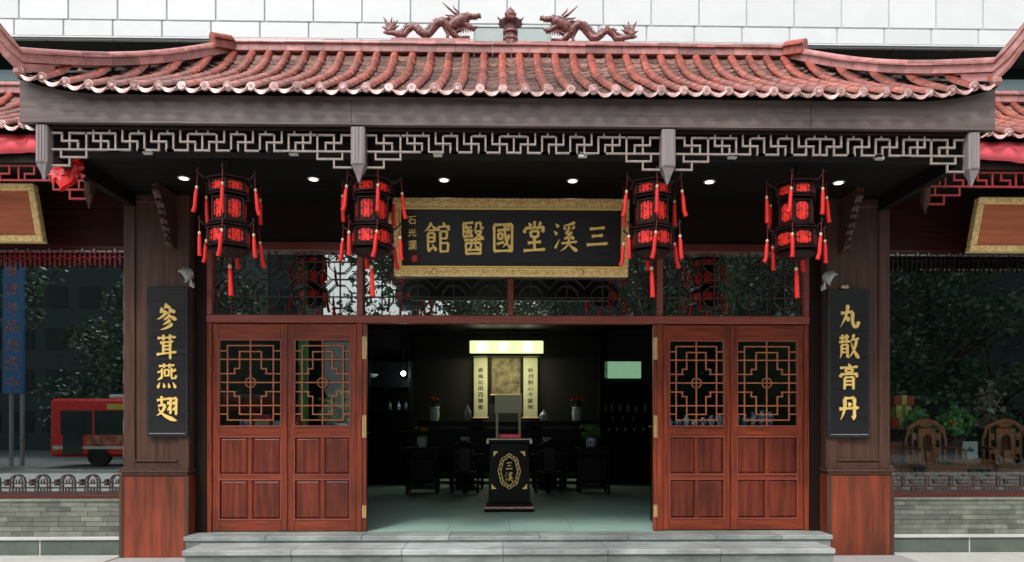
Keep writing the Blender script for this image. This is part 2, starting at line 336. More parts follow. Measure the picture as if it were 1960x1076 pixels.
BRUSH = {   # strokes of each character: kind and points in a 100 x 100 square
'三': 'h20,80 80,86;h28,50 72,54;h8,14 92,20',
'丸': 'p42,96 38,60 8,6;h12,62 68,68;v68,68 66,28 74,10 92,10;d93,8 94,30;d28,50 52,34',
'丹': 'p28,88 28,45 10,4;h28,88 76,90;v76,90 76,8;p78,8 62,18;d46,72 58,58;h4,46 96,51',
'參': 'p50,99 38,85;h38,85 58,86;d54,94 63,81;p30,82 18,67;h18,67 38,69;d34,76 42,63;p70,82 60,67;h60,67 82,70;d76,78 87,63;p50,70 30,50 4,38;n50,68 70,49 97,38;p62,50 34,35;p68,35 32,17;p77,22 50,6 20,-2',
'茸': 'h8,84 92,89;v34,98 35,74;v66,99 64,76;h20,66 80,71;v34,66 34,22;v66,68 66,0;h34,52 66,54;h34,38 66,40;h4,19 96,29',
'燕': 'h14,89 86,93;v36,99 37,82;v64,99 62,82;v40,75 41,52;h40,75 61,76;v61,76 60,52;h40,53 60,54;h8,66 30,71;v28,80 28,42;p29,48 6,36;p92,77 72,66;v72,83 72,44;h72,43 93,44;d92,42 93,55;d18,28 8,6;d36,25 39,7;d58,25 63,7;d79,28 92,6',
'翅': 'h5,82 48,87;v26,98 26,60;h10,60 42,64;p43,64 28,38 2,22;n12,50 38,24 97,2;h51,87 68,90;v68,90 67,28;d54,77 61,66;p66,54 52,42;h74,88 94,91;v94,91 93,24;d78,77 86,66;p92,54 76,42',
'散': 'h5,83 50,88;v18,97 19,66;v38,98 37,68;h3,66 54,70;p14,55 14,25 7,0;h14,55 42,57;v42,57 42,3;h14,38 42,40;h13,24 42,26;p72,99 68,82 54,66;h62,76 97,81;p85,79 74,36 46,0;n60,64 76,28 99,0',
'膏': 'd48,100 54,88;h8,83 92,88;v34,78 35,66;h34,78 67,79;v67,79 65,66;h35,66 65,67;d13,61 7,47;h11,58 90,61;d91,61 83,48;v30,46 28,0;h30,46 71,48;v71,48 71,0;h30,32 70,33;h30,18 70,19',
'館': 'p26,99 18,84 2,70;n26,95 36,82 48,75;h16,72 38,74;v14,63 14,5;h14,63 38,64;v38,64 37,35;h14,49 38,50;h14,35 38,36;p13,4 34,18;d28,28 45,6;d70,100 76,88;d54,87 51,71;h54,84 94,87;d95,87 88,74;v60,69 60,0;h60,69 85,70;v85,70 83,46;h60,46 84,47;h60,30 89,32;v89,32 87,2;h60,3 88,5',
'醫': 'h6,92 50,95;v8,92 8,52;p22,88 13,76;h18,78 44,81;h13,67 47,70;p30,80 26,62 12,55;d32,66 44,56;h8,51 50,54;p62,94 61,80 52,72;h62,93 82,95;v82,95 82,79;h82,78 95,79;h56,67 86,71;p85,71 70,54 52,47;n60,65 76,54 97,45;h12,41 88,45;v18,32 19,-2;h18,32 82,34;v82,34 81,-2;p42,42 40,22 28,15;v60,42 60,20;h60,18 75,19;h19,11 81,13;h19,0 81,1',
'國': 'v10,92 11,0;h10,92 90,95;v90,95 89,0;h10,3 90,5;h24,73 80,78;v28,62 29,44;h28,62 47,63;v47,63 46,44;h29,44 46,45;h22,27 53,34;v57,90 61,50 72,22;d72,24 84,14;p77,60 66,36 48,15;d66,90 77,80',
'堂': 'v50,100 50,79;d26,95 35,81;p76,97 65,81;d13,79 7,61;h12,76 90,80;d91,80 82,64;v34,66 36,48;h34,66 67,68;v67,68 64,48;h36,48 64,49;h22,28 78,32;v50,47 50,4;h5,2 95,7',
'溪': 'd8,94 21,82;d2,68 15,56;p6,8 14,20 24,40;p86,99 64,91 40,88;d41,85 48,73;d59,87 64,75;p84,85 73,73;p62,73 47,61;h47,61 62,59;p74,66 60,52 43,42;h43,42 76,45;d72,53 82,39;h33,25 95,31;p62,40 54,16 28,-2;n62,27 76,10 98,-2',
}
WPRO = {'h': ((0, 1.05), (.12, .8), (.5, .62), (.85, .8), (.94, 1.15), (1, .45)), 'v': ((0, .7), (.06, 1.25), (.3, 1.0), (.8, .98), (.95, 1.1), (1, .5)),
        'p': ((0, .6), (.08, 1.3), (.4, 1.0), (.75, .6), (1, .08)), 'n': ((0, .3), (.4, .75), (.8, 1.5), (.92, 1.0), (1, .1)), 'd': ((0, .25), (.4, .9), (.75, 1.45), (.93, 1.1), (1, .4))}
def brushed(ch, cx, cz, w, h, y, m, parent, thick, lean, name, wt=None):
    st = BRUSH[ch].split(';'); base = (wt or (14 if len(st) < 8 else 11 if len(st) < 15 else 8.6))/100
    b = MB()
    for si, t_ in enumerate(st):
        kd = t_[0]; pts = [tuple(float(q)/100-.5 for q in p.split(',')) for p in t_[1:].split()]
        N = 10; sm = []
        for i in range(N+1):
            t = i/N
            if len(pts) == 2: p = (pts[0][0]*(1-t)+pts[1][0]*t, pts[0][1]*(1-t)+pts[1][1]*t)
            elif len(pts) == 3:                              # quadratic through the middle point
                a, q, c = pts; k1 = (2*q[0]-.5*(a[0]+c[0]), 2*q[1]-.5*(a[1]+c[1]))
                p = tuple((1-t)**2*a[j]+2*t*(1-t)*k1[j]+t*t*c[j] for j in (0, 1))
            else:
                f_ = t*(len(pts)-1); j = min(int(f_), len(pts)-2); f_ -= j; p = (pts[j][0]*(1-f_)+pts[j+1][0]*f_, pts[j][1]*(1-f_)+pts[j+1][1]*f_)
            sm.append(p)
        pr = WPRO[kd]; F_, G_ = [], []
        yy = y-thick-.0006*(si % 9)
        for i, p in enumerate(sm):
            a, c = sm[max(0, i-1)], sm[min(N, i+1)]; dx, dz = c[0]-a[0], c[1]-a[1]; L = math.hypot(dx, dz) or 1
            t = i/N; k = 0
            while k < len(pr)-2 and t > pr[k+1][0]: k += 1
            f = (t-pr[k][0])/(pr[k+1][0]-pr[k][0]); wd = base*(pr[k][1]*(1-f)+pr[k+1][1]*f)*.5
            for sg in (1, -1):
                X = cx+(p[0]-dz/L*wd*sg)*w; Z = (p[1]+dx/L*wd*sg)*h
                F_.append((X, yy+lean*Z, cz+Z)); G_.append((X, y+.002+lean*Z, cz+Z))
        n = len(F_)
        fs = [(2*i, 2*i+1, 2*i+3, 2*i+2) for i in range(N)]+[(2*i, 2*i+2, n+2*i+2, n+2*i) for i in range(N)]+[(2*i+1, 2*i+3, n+2*i+3, n+2*i+1) for i in range(N)]+[(0, 1, n+1, n), (n-2, n-1, 2*n-1, 2*n-2)]
        b.add(F_+G_, fs)
    return b.build(name, m, parent)
def write(ch, cx, cz, w, h, y, m, parent, thick=.012, bold=.025, lean=0, name='character', shear=.07):
    """raised character centred at (cx, cz) on a board; lean = dY per dZ"""
    if ch in BRUSH: return brushed(ch, cx, cz, w, h, y, m, parent, thick, lean, name)
    vs, fs = glyph(ch); b = MB()
    if not vs: return
    n = len(vs); rnd = random.Random(ord(ch)); ph = rnd.uniform(0, 6)
    edges = {}
    for t in fs:
        for i in range(len(t)):
            e = (t[i], t[(i+1) % len(t)])
            if (e[1], e[0]) in edges: del edges[(e[1], e[0])]
            else: edges[e] = 1
    q = bold
    for i, (ox, oz) in enumerate(((0, 0), (q, .3*q), (-q, -.3*q), (0, q*.55))):   # thickened strokes, each layer a hair behind the last
        f = []
        for a, c in vs:
            a2 = a*.95+.016*math.sin(c*9+ph)+ox; c2 = c*.95+shear*a+.016*math.sin(a*8+ph*2)+oz
            f.append((cx+a2*w, y+lean*(c2*h)-thick+i*.0008, cz+c2*h))
        g = [(p[0], p[1]+thick, p[2]) for p in f]
        b.add(f+g, [tuple(t) for t in fs]+[(e[0], e[0]+n, e[1]+n, e[1]) for e in edges])
    return b.build(name, m, parent)

def leaves(mb, c, r, n, size, sq=(1, 1, 1), rnd=random):
    for _ in range(n):
        while True:
            p = Vector((rnd.uniform(-1, 1), rnd.uniform(-1, 1), rnd.uniform(-1, 1)))
            if p.length < 1: break
        mb.leaf((c[0]+p.x*r*sq[0], c[1]+p.y*r*sq[1], c[2]+p.z*r*sq[2]), size*rnd.uniform(.6, 1.3), rnd)

#==BODY==
# ================================================================== SETTING: ground
def struct(name, mb, m): return tag(mb.build(name, m), kind='structure')
GZ = -.28
b = MB(); b.add([(-90, -120, GZ-.16), (90, -120, GZ-.16), (90, 30, GZ-.16), (-90, 30, GZ-.16)], [(0, 1, 2, 3)]); struct('ground', b, 'asphalt')
b = MB(); b.box(-40, 40, -16, 12, GZ-.30, GZ-.004)
struct('pavement', b, 'pavement')
b = MB()
for i in range(60):                                            # paving slabs near the shop, thin joints between
    for j in range(8):
        x = -18+i*.6; y = -4.9+j*.6
        if y < -.2: b.box(x+.003, x+.597, y+.003, y+.597, GZ-.02, GZ)
struct('paving_slabs', b, 'pavement')
b = MB(); b.box(-40, 40, -16.16, -16.004, GZ-.30, GZ+.004); struct('kerb', b, 'white_stone')
b = MB()
for i in range(-8, 9): b.box(i*5, i*5+2.4, -21.1, -20.95, GZ-.158, GZ-.154)
struct('road_marking', b, 'line_paint')
b = MB()
for i in range(-16, 16):
    for j in range(17):
        b.box(i*.8+.002, i*.8+.798, -.02+j*.6+.002, -.02+j*.6+.598, -.03, 0)
struct('floor', b, 'floor_tile')

# entrance steps: two long stone slabs courses
st = thing('entrance_steps', 'two low grey stone steps running in front of the open doorway', 'steps', (0, -.5, GZ))
b = MB(); xs = [-3.93, -2.95, -1.8, -.75, .35, 1.42, 2.5, 3.3, 3.93]
for i in range(8): b.cbox(xs[i]+.002, xs[i+1]-.002, -.42, -.021, -.055, -.001, .006)
b.build('upper_tread', 'worn_stone', st)
b = MB(); xs2 = [-3.91, -2.4, -.95, .2, 1.7, 3.0, 3.91]
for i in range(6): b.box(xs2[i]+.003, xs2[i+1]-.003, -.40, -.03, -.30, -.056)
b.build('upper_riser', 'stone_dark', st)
b = MB(); xs = [-3.72, -2.5, -1.25, -.1, 1.1, 2.4, 3.72]
for i in range(6): b.cbox(xs[i]+.002, xs[i+1]-.002, -.93, -.402, -.14, -.08, .007)
b.build('lower_tread', 'stone', st)
b = MB()
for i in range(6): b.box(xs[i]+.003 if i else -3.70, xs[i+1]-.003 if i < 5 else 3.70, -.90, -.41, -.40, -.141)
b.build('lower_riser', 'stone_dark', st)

# ================================================================== white building behind
wb = thing('white_panelled_building', 'large white panelled building rising behind the red tiled roof', 'building', (0, 3, GZ))
FY = 3.0
b = MB(); b.box(-22, 22, FY+.03, FY+9, 7.81, 16); b.build('wall', 'panel_joint', wb)
b = MB(); zr = [(7.86, 8.12), (8.14, 9.3), (9.32, 10.4), (10.42, 11.5), (11.52, 12.6)]
for r, (z0, z1) in enumerate(zr):
    off = 0 if r else -.08
    for i in range(-26, 27): b.cbox(i*.815+off+.012, i*.815+off+.803, FY, FY+.05, z0, z1, .006)
b.build('cladding_panel', 'white_panel', wb)
b = MB(); b.box(-22, 22, FY+.0, FY+.029, 7.835, 7.855); b.build('edge_trim', 'white_panel', wb)
b = MB()
for i in range(-20, 20): b.box(i*1.1+.01, i*1.1+1.09, FY+.03, FY+.75, 7.785, 7.805)
b.build('soffit', 'brown_soffit', wb)
b = MB(); b.box(-22, 22, FY+.6, FY+9, 4.6, 7.6); b.box(-22, 22, FY+.62, FY+9, 7.6, 7.78); b.build('recessed_wall', 'green_glass', wb)
b = MB(); b.box(-22, 22, FY+.55, FY+.62, 7.36, 7.55)
for i in range(-20, 21): b.box(i*1.4, i*1.4+.06, FY+.56, FY+.599, 7.56, 7.78)
b.build('window_sill', 'pale_sill', wb)

# ================================================================== SHOP
sb = thing('shop_building', 'dark wooden shop front with red tiled portico roof over open doors', 'building', (0, 0, 0))
def P(name, mb, m, parent=None, **k): return mb.build(name, m, parent or sb, **k)
YP = -.25                                                   # face of the pedestals
# ---- walls and ceiling
b = MB(); b.box(-4.55, 4.55, .02, .18, WZ(469, 0), 5.95)
b.box(-4.75, -3.745, .02, .18, GZ, 5.95); b.box(3.745, 4.75, .02, .18, GZ, 5.95)
b.box(-3.80, 3.80, .02, .16, -.4, -.031)
P('wall', b, 'dark_wood')
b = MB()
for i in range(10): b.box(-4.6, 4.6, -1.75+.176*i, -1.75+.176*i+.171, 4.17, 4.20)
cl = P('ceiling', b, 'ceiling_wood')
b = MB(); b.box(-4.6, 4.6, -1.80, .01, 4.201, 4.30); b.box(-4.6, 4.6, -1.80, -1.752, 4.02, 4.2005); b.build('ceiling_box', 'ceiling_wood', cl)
# beam between wing and portico ceiling
b = MB()
for s in (-1, 1):
    b = MB(); b.box(s*4.6, s*4.7, -1.78, -.0, 4.02, 4.28); P('side_beam', b, 'ceiling_wood')
# ---- interior shell
b = MB()
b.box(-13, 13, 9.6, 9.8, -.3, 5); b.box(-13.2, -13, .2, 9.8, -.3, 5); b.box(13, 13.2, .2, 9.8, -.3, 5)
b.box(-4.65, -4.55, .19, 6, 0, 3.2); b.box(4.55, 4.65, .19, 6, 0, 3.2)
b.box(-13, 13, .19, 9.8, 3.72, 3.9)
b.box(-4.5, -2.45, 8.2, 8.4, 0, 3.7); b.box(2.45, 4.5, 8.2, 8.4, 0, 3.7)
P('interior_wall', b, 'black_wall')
for s in (-1, 1):
    b = MB(); b.box(s*2.38-.09, s*2.38+.09, 8.0, 8.18, 0, 3.7); b.build('interior_post', 'black_furniture', sb)
b = MB(); b.box(-13.5, 13.5, .2, 10, 4.2, 4.4); P('flat_roof', b, 'dark_wood')

# ---- pillars
def pillar(s):
    X0, X1 = 3.99, 4.79-.01                                  # inner and outer edge of the pedestal
    x0 = WX(1567, YP) if s > 0 else -WX(385, YP)
    X0, X1 = 3.935, 4.775
    f = lambda x: s*x
    zt, zm = 4.169, WZ(903, YP)
    b = MB(); b.cbox(f(X0+.012), f(X1-.03), YP+.06, .019, zm+.05, zt, .008)
    p = P('pillar', b, 'pillar_wood')
    b = MB()                                                 # raised frame of the shaft
    zb, z2 = zm+.05, 3.45
    b.cbox(f(X0+.012), f(X0+.15), YP+.035, YP+.061, zb+.001, zt-.001); b.cbox(f(X1-.17), f(X1-.03), YP+.035, YP+.061, zb+.001, zt-.001)
    b.cbox(f(X0+.15), f(X1-.17), YP+.038, YP+.061, zb+.001, zb+.07); b.cbox(f(X0+.15), f(X1-.17), YP+.038, YP+.061, zt-.10, zt-.002)
    b.build('shaft_frame', 'pillar_wood', p)
    b = MB(); b.cbox(f(X0+.15), f(X1-.17), YP+.02, YP+.05, zb+.073, zb+.105)
    b.cbox(f(X0-.008), f(X1+.005), YP-.03, .018, zm-.008, zm+.032, .008); b.cbox(f(X0), f(X1-.01), YP-.012, .017, zm+.033, zm+.055, .006)
    b.cbox(f(X0+.01), f(X1-.03), YP-.018, .016, zm-.04, zm-.009, .006)
    b.build('moulding', 'pillar_wood', p)
    b = MB(); b.cbox(f(X0), f(X1), YP, .018, GZ, zm-.041, .006)
    b.build('pedestal', 'pedestal_wood', p)
    b = MB(); b.cbox(f(X0+.0), f(X0+.05), YP-.008, YP-.001, GZ+.01, zm-.05); b.build('corner_strip', 'pillar_wood', p)
    b = MB(); b.cbox(f(X1-.05), f(X1), YP-.008, YP-.001, GZ+.01, zm-.05); b.build('corner_strip', 'pillar_wood', p)
    # recess and outer door jamb between pillar and doors
    b = MB(); b.box(f(3.80), f(3.934), -.06, .0, 0.001, zt)
    P('side_jamb', b, 'dark_wood')
    # slab under the pillar strip beside the step
for s in (-1, 1): pillar(s)

# ---- transom row, lintel
zl0, zl1 = WZ(620, 0), WZ(606, 0)
ztop0, ztop1 = WZ(484, 0), WZ(468, 0)
b = MB(); b.cbox(-3.80, 3.80, -.07, .06, zl0, zl1+.004, .008); P('lintel', b, 'lintel_wood')
b = MB(); b.cbox(-3.80, 3.80, -.09, .05, ztop0, ztop1, .008); P('top_rail', b, 'frame_wood')
b = MB(); b.box(-3.8, 3.8, -.02, .019, ztop1+.001, 4.169); P('header_board', b, 'dark_wood')
posts = [(-3.80, -3.735), (-1.93, -1.855), (-.035, .035), (1.855, 1.93), (3.735, 3.80)]
for i, (a, c) in enumerate(posts):
    b = MB(); b.cbox(a, c, -.055, .05, zl1+.004, ztop0, .006); P('transom_post', b, 'lintel_wood')
def octa(b, cx, cz, r, y, w=.011):
    for k in range(8):
        a0 = math.pi/8+k*math.pi/4; a1 = a0+math.pi/4
        b.seg((cx+r*math.cos(a0), y, cz+r*math.sin(a0)), (cx+r*math.cos(a1), y, cz+r*math.sin(a1)), w, .016, .004)
for i in range(4):
    x0, x1 = posts[i][1], posts[i+1][0]; z0, z1 = zl1+.006, ztop0-.002
    b = MB(); b.box(x0+.003, x1-.003, .034, .040, z0, z1); g = P('transom_window', b, 'window_glass')
    b = MB(); n = 4; sp = (x1-x0)/n; rows = [z0+.24, z0+.24+sp*.98]
    for j in range(n):
        cx = x0+sp*(j+.5)
        for cz in rows:
            if cz+.1 < z1+.1: octa(b, cx, min(cz, z1-.1), .155, .0)
        b.seg((cx, .018, z0), (cx, .018, z1), .012, .012)
    for j in range(n+1):
        cx = x0+sp*j; cz = (rows[0]+rows[1])/2
        for a, c in ((1, 1), (1, -1), (-1, 1), (-1, -1)):
            for czz in (cz,):
                b.seg((cx+a*.115, -.002, czz), (cx, .001, czz+c*.115), .012, .012)
        b.seg((cx, .012, z0), (cx, .012, rows[0]-.07), .010, .010)
    cz = (rows[0]+rows[1])/2
    for j in range(n): b.box(x0+sp*j+.115, x0+sp*(j+1)-.115, .004, .010, cz-.005, cz+.005)
    for cz in rows: b.box(x0+.01, x1-.01, .012, .024, cz-.006, cz+.006)
    b.build('lattice', 'transom_lattice', g)

# ---- doors
def door(s, xa, xb, n):
    """closed leaf between |x| = xa (outer) and xb (inner)"""
    u2x = lambda u: -WX(u, 0)
    zt, zb = WZ(622, 0), .012
    zw1, zw0 = WZ(652, 0), WZ(816, 0)
    zr = [(WZ(908, 0), WZ(836, 0)), (WZ(993, 0), WZ(917, 0))]
    wd = xa-xb
    wa, wbn = xa-.083, xb+.085                                # window opening
    f = lambda x: s*x
    b = MB()                                                 # stiles
    b.cbox(f(xa-.002), f(wa), -.03, .03, zb, zt, .004); b.cbox(f(wbn), f(xb+.002), -.03, .03, zb, zt, .004)
    d = P('door', b, 'door_wood_v')
    b = MB()
    xm = (wa+wbn)/2
    for z0, z1 in ((zw1, zt), (zr[0][1], zw0), (zr[1][1], zr[0][0]), (zb, zr[1][0])):
        b = MB(); b.cbox(f(wa+.001), f(wbn-.001), -.028, .028, z0, z1, .004); b.build('rail', 'door_wood_h', d)
    for z0, z1 in zr: b = MB(); b.cbox(f(xm-.024), f(xm+.024), -.026, .026, z0-.001, z1+.001, .004); b.build('mid_stile', 'door_wood_v', d)
    for z0, z1 in zr:
        for xp, xq in ((wa, xm+.024), (xm-.024, wbn)):
            b = MB(); b.box(f(xp), f(xq), -.008, .012, z0, z1)
            b.add([(f(xp-.030), -.022, z0+.035), (f(xq+.030), -.022, z0+.035), (f(xq+.030), -.022, z1-.035), (f(xp-.030), -.022, z1-.035),
                   (f(xp-.008), -.009, z0+.010), (f(xq+.008), -.009, z0+.010), (f(xq+.008), -.009, z1-.010), (f(xp-.008), -.009, z1-.010)],
                  [(0, 1, 2, 3), (0, 4, 5, 1), (1, 5, 6, 2), (2, 6, 7, 3), (3, 7, 4, 0)])
            b.build('door_panel', 'door_panel', d)
    # moulding round the openings in a paler wood, its highlight put into the colour
    b = MB()
    for z0, z1 in zr+[(zw0, zw1)]:
        for z in ((z0-.006, z0+.010), (z1-.010, z1+.006)):
            b.box(f(wa+.006), f(wbn-.006), -.036, -.0285, z[0], z[1])
    for xx in (wa, wbn): b.box(f(xx-.006), f(xx+.006), -.0355, -.0305, zr[1][0], zr[0][1]); b.box(f(xx-.006), f(xx+.006), -.0355, -.0305, zw0, zw1)
    b.build('moulding', 'lintel_wood', d)
    b = MB(); b.box(f(wa), f(wbn), .012, .016, zw0, zw1); b.build('glass', 'door_glass', d)
    # lattice
    b = MB(); T = .015
    def X(px): return wa+(wbn-wa)*(px-115)/220
    def Z(py): return zw1+(zw0-zw1)*(py-115)/375
    def Hh(py, a, c): b.box(f(X(a)+T/2), f(X(c)-T/2), -.021, .004, Z(py)-T/2, Z(py)+T/2)
    def Vv(px, a, c): b.box(f(X(px)-T/2), f(X(px)+T/2), -.018, .001, Z(a), Z(c))
    for y in (200, 300, 400): Hh(y, 115, 335)
    for y in (262, 340):
        Hh(y, 115, 170); Hh(y, 280, 335)
    Hh(140, 143, 307); Hh(463, 143, 307)
    for x in (143, 307): Vv(x, 140, 463)
    for y in (163, 437): Hh(y, 115, 143); Hh(y, 307, 335)
    Hh(166, 186, 264); Hh(438, 186, 264)
    for x in (186, 264): Vv(x, 166, 240); Vv(x, 360, 438)
    for y in (240, 360): Hh(y, 168, 186); Hh(y, 264, 282)
    for x in (168, 282): Vv(x, 240, 262); Vv(x, 340, 360)
    b.box(f(X(225)-T/2), f(X(225)+T/2), -.016, -.001, zw0, zw1)
    cx, cz, r = X(225), Z(300), .062
    for k in range(16):
        a0 = k*math.pi/8; a1 = a0+math.pi/8
        b.seg((f(cx)+r*math.cos(a0), -.012, cz+r*math.sin(a0)), (f(cx)+r*math.cos(a1), -.012, cz+r*math.sin(a1)), .013, .022, .002)
    b.build('lattice', 'lattice_wood', d)
    return d
XA, XM, XB = 3.735, 2.80, 1.935
for s in (-1, 1):
    door(s, XA, XM, 0); door(s, XM-.004, XB, 1)
    b = MB(); b.cbox(s*3.80, s*3.738, -.05, .05, .003, zl0-.001, .006); P('door_frame', b, 'door_wood_v')
    b = MB(); b.cbox(s*1.933, s*1.86, -.05, .05, .003, zl0-.001, .006); P('door_frame', b, 'door_wood_v')
    # folded leaf seen edge-on at the opening, with brass hinges
    b = MB(); b.cbox(s*1.857, s*1.812, -.045, .03, .015, zl0-.012, .004)
    lf = P('inner_jamb', b, 'door_wood_v')
    for v0, v1 in ((646, 689), (795, 838), (966, 990)):
        b = MB(); b.cbox(s*1.861, s*1.812, -.058, -.0455, WZ(v1, 0), WZ(v0, 0), .003)
        b.tube([(s*1.838, -.064, WZ(v1, 0)), (s*1.838, -.064, WZ(v0, 0))], .008, 8)
        b.build('hinge', 'brass', lf)

# ---- fascia
zf0 = WZ(238, -2.0)
XF = 4.81
def ze_main(X): return 4.60+.13*max(0, (abs(X)-3.95)/.8)**2
top = [(x/10, ze_main(x/10)-.035) for x in range(-48, 49, 4)]
b = MB(); b.prism([(-XF, zf0), (XF, zf0), (XF, ze_main(XF)-.04)]+top[::-1]+[(-XF, ze_main(XF)-.04)], -2.0, -1.95)
fa = P('fascia', b, 'fascia_wood')
b = MB(); b.box(-XF-.002, XF+.002, -2.006, -1.94, zf0-.018, zf0-.001)
b.build('bottom_edge', 'fascia_wood', fa)
for s in (-1, 1): b = MB(); b.box(s*XF, s*(XF-.05), -1.948, .0, zf0, 4.62); b.build('side_board', 'fascia_wood', fa)
for x in (-1.6, 2.95):
    b = MB(); b.box(x, x+.004, -2.003, -1.999, zf0+.004, 4.52); b.build('board_joint', 'dark_wood', fa)
b = MB(); b.box(-XF+.06, XF-.06, -1.94, -1.80, 4.27, 4.30); P('soffit_board', b, 'dark_wood')

# ---- main roof
YE, YR = -2.10, -.15
def roof_main(X):
    s = min(1, max(0, (abs(X)-3.52)/1.26))
    return YR+(YE-YR)*s, 5.985-1.20*s-.07*math.sin(math.pi*s)
def prof(X, t, rf, ze, ye):
    yr, zr = rf(X); z0 = ze(X)
    return ye+(yr-ye)*t, z0+(zr-z0)*(.82*t+.18*t**6)
def tiled(Xs, sp, rf, ze, ye, parent, rc=.05):
    cov, pan, cap = MB(), MB(), MB()
    for X in Xs:
        L = math.hypot(rf(X)[0]-ye, rf(X)[1]-ze(X))
        n = max(1, int(round(L/.26)))
        wob = random.uniform(-.007, .007)
        for i in range(n):
            t0, t1 = i/n, (i+1)/n+.012
            rings = []
            for t, r in ((t0, rc*1.09), ((t0+t1)/2, rc), (min(t1, 1.0), rc*.93)):
                y, z = prof(X, min(t, 1), rf, ze, ye); rings.append((y, z, r))
            vs = []; dx = wob+random.uniform(-.003, .003)
            for y, z, r in rings:
                for k in range(9):
                    a = math.pi*k/8; vs.append((X+dx+r*math.cos(a), y, z-.012+r*math.sin(a)*1.05))
            fs = [(j*9+k, j*9+k+1, (j+1)*9+k+1, (j+1)*9+k) for j in range(2) for k in range(8)]
            cov.add(vs, fs, True); cov.add(vs[:9], [tuple(range(9))])
        y, z = prof(X, 0, rf, ze, ye)
        # round end tile
        vs = []; n2 = 14; rr = rc*.93
        cy = y-.012; tilt = random.uniform(-.01, .01)
        for yy, q in ((cy-.012, rr*.80), (cy-.014, rr*.93), (cy-.008, rr), (cy+.01, rr)):
            for k in range(n2):
                a = 2*math.pi*k/n2; vs.append((X+q*math.cos(a), yy+tilt*math.sin(a), z-.006+q*math.sin(a)))
        fs = [(j*n2+k, j*n2+(k+1) % n2, (j+1)*n2+(k+1) % n2, (j+1)*n2+k) for j in range(3) for k in range(n2)]
        cap.add(vs, fs, True); cap.add(vs[:n2], [tuple(range(n2))])
        cap.add([(X+rr*.45*math.cos(2*math.pi*k/8), cy-.017, z-.006+rr*.45*math.sin(2*math.pi*k/8)) for k in range(8)], [tuple(range(8))])
    Xp = [(Xs[i]+Xs[i+1])/2 for i in range(len(Xs)-1)]
    for X in Xp:
        L = math.hypot(rf(X)[0]-ye, rf(X)[1]-ze(X)); n = max(2, int(round(L/.115))); hw = sp/2-.012
        for i in range(n):
            t0, t1 = i/n, min(1, (i+1)/n)
            vs = []; lift = random.uniform(0, .004); tw = random.uniform(-.004, .004)
            for t, h in ((t0, .012+lift), (t1, -.004)):
                y, z = prof(X, t, rf, ze, ye)
                for k in range(7):
                    q = -1+k/3; vs.append((X+q*hw, y, z-.055+h+tw*q+.030*q*q))
            vs += [(a, bq, c-.014) for a, bq, c in vs[:7]]
            pan.add(vs, [(k, k+1, k+8, k+7) for k in range(6)]+[(14+k, 15+k, 1+k, k) for k in range(6)])
        # drip tile: curved tongue hanging from the eave
        y, z = prof(X, 0, rf, ze, ye)
        o = []; i_ = []; jz = random.uniform(-.007, .007); jx = random.uniform(-.006, .006)
        for k in range(11):
            q = -1+k/5; o.append((X+jx+q*hw*.82, z+jz-.045+.030*q*q)); i_.append((X+jx+q*hw*.82, z+jz-.045+.030*q*q-.016-.026*max(0, 1-abs(q)**2.5)))
        yy = y-.03-random.uniform(0, .012)
        n3 = 11; vs = [(a, yy, c) for a, c in o]+[(a, yy-.012, c) for a, c in i_]+[(a, yy+.014, c) for a, c in o]+[(a, yy+.002, c) for a, c in i_]
        cap.add(vs, [(k, k+1, n3+k+1, n3+k) for k in range(10)]+[(2*n3+k, 2*n3+k+1, 3*n3+k+1, 3*n3+k) for k in range(10)]+
                [(n3+k, n3+k+1, 3*n3+k+1, 3*n3+k) for k in range(10)]+[(k, k+1, 2*n3+k+1, 2*n3+k) for k in range(10)])
    cov.build('cover_tiles', 'tile', parent); pan.build('pan_tiles', 'pan_tile', parent); cap.build('eave_end_tiles', 'tile_cap', parent)
SP = .2205
Xs = [(k+.5)*SP for k in range(-22, 22)]
Xs = [x for x in Xs if abs(x) < 4.79]
b = MB(); N = 48                                             # deck under the tiles
for i in range(N):
    xa, xb = -4.78+9.56*i/N, -4.78+9.56*(i+1)/N
    vs = []
    for t in (0, .25, .5, .75, .95, 1):
        for X in (xa, xb):
            y, z = prof(X, t, roof_main, ze_main, YE+.03); vs.append((X, y, z-.075))
    b.add(vs, [(2*k, 2*k+1, 2*k+3, 2*k+2) for k in range(5)])
roof = P('roof', b, 'dark_wood')
tiled(Xs, SP, roof_main, ze_main, YE, roof)
RIDGE = [[(-.055, -.03), (.055, -.03), (.055, .055), (-.055, .055)], [(-.08, .056), (.08, .056), (.08, .074), (-.08, .074)],
         [(-.058, .075), (.058, .075)]+[(.058*math.cos(math.pi*k/8), .078+.056*math.sin(math.pi*k/8)) for k in range(1, 8)]]
def ridge_run(b, p, q, scale=1.0, gap=.002):
    p = Vector(p); q = Vector(q); d = q-p; dn = d.normalized(); p = p+dn*gap; q = q-dn*gap
    n = Vector((dn.y, -dn.x, 0)).normalized(); up = n.cross(dn); up = up if up.z > 0 else -up
    for poly in RIDGE:
        m = len(poly)
        vs = [p+n*(a*scale)+up*(c*scale) for a, c in poly]+[q+n*(a*scale)+up*(c*scale) for a, c in poly]
        b.add(vs, [tuple(range(m)), tuple(range(2*m-1, m-1, -1))]+[(i, i+m, (i+1) % m+m, (i+1) % m) for i in range(m)])
b = MB(); x = -3.46
while x < 3.45:
    x2 = min(x+.231, 3.46); dz = random.uniform(-.002, .003); ridge_run(b, (x, YR, 5.985+dz), (x2, YR, 5.985+dz), 1.0); x = x2
b.build('ridge', 'ridge_tile', roof)
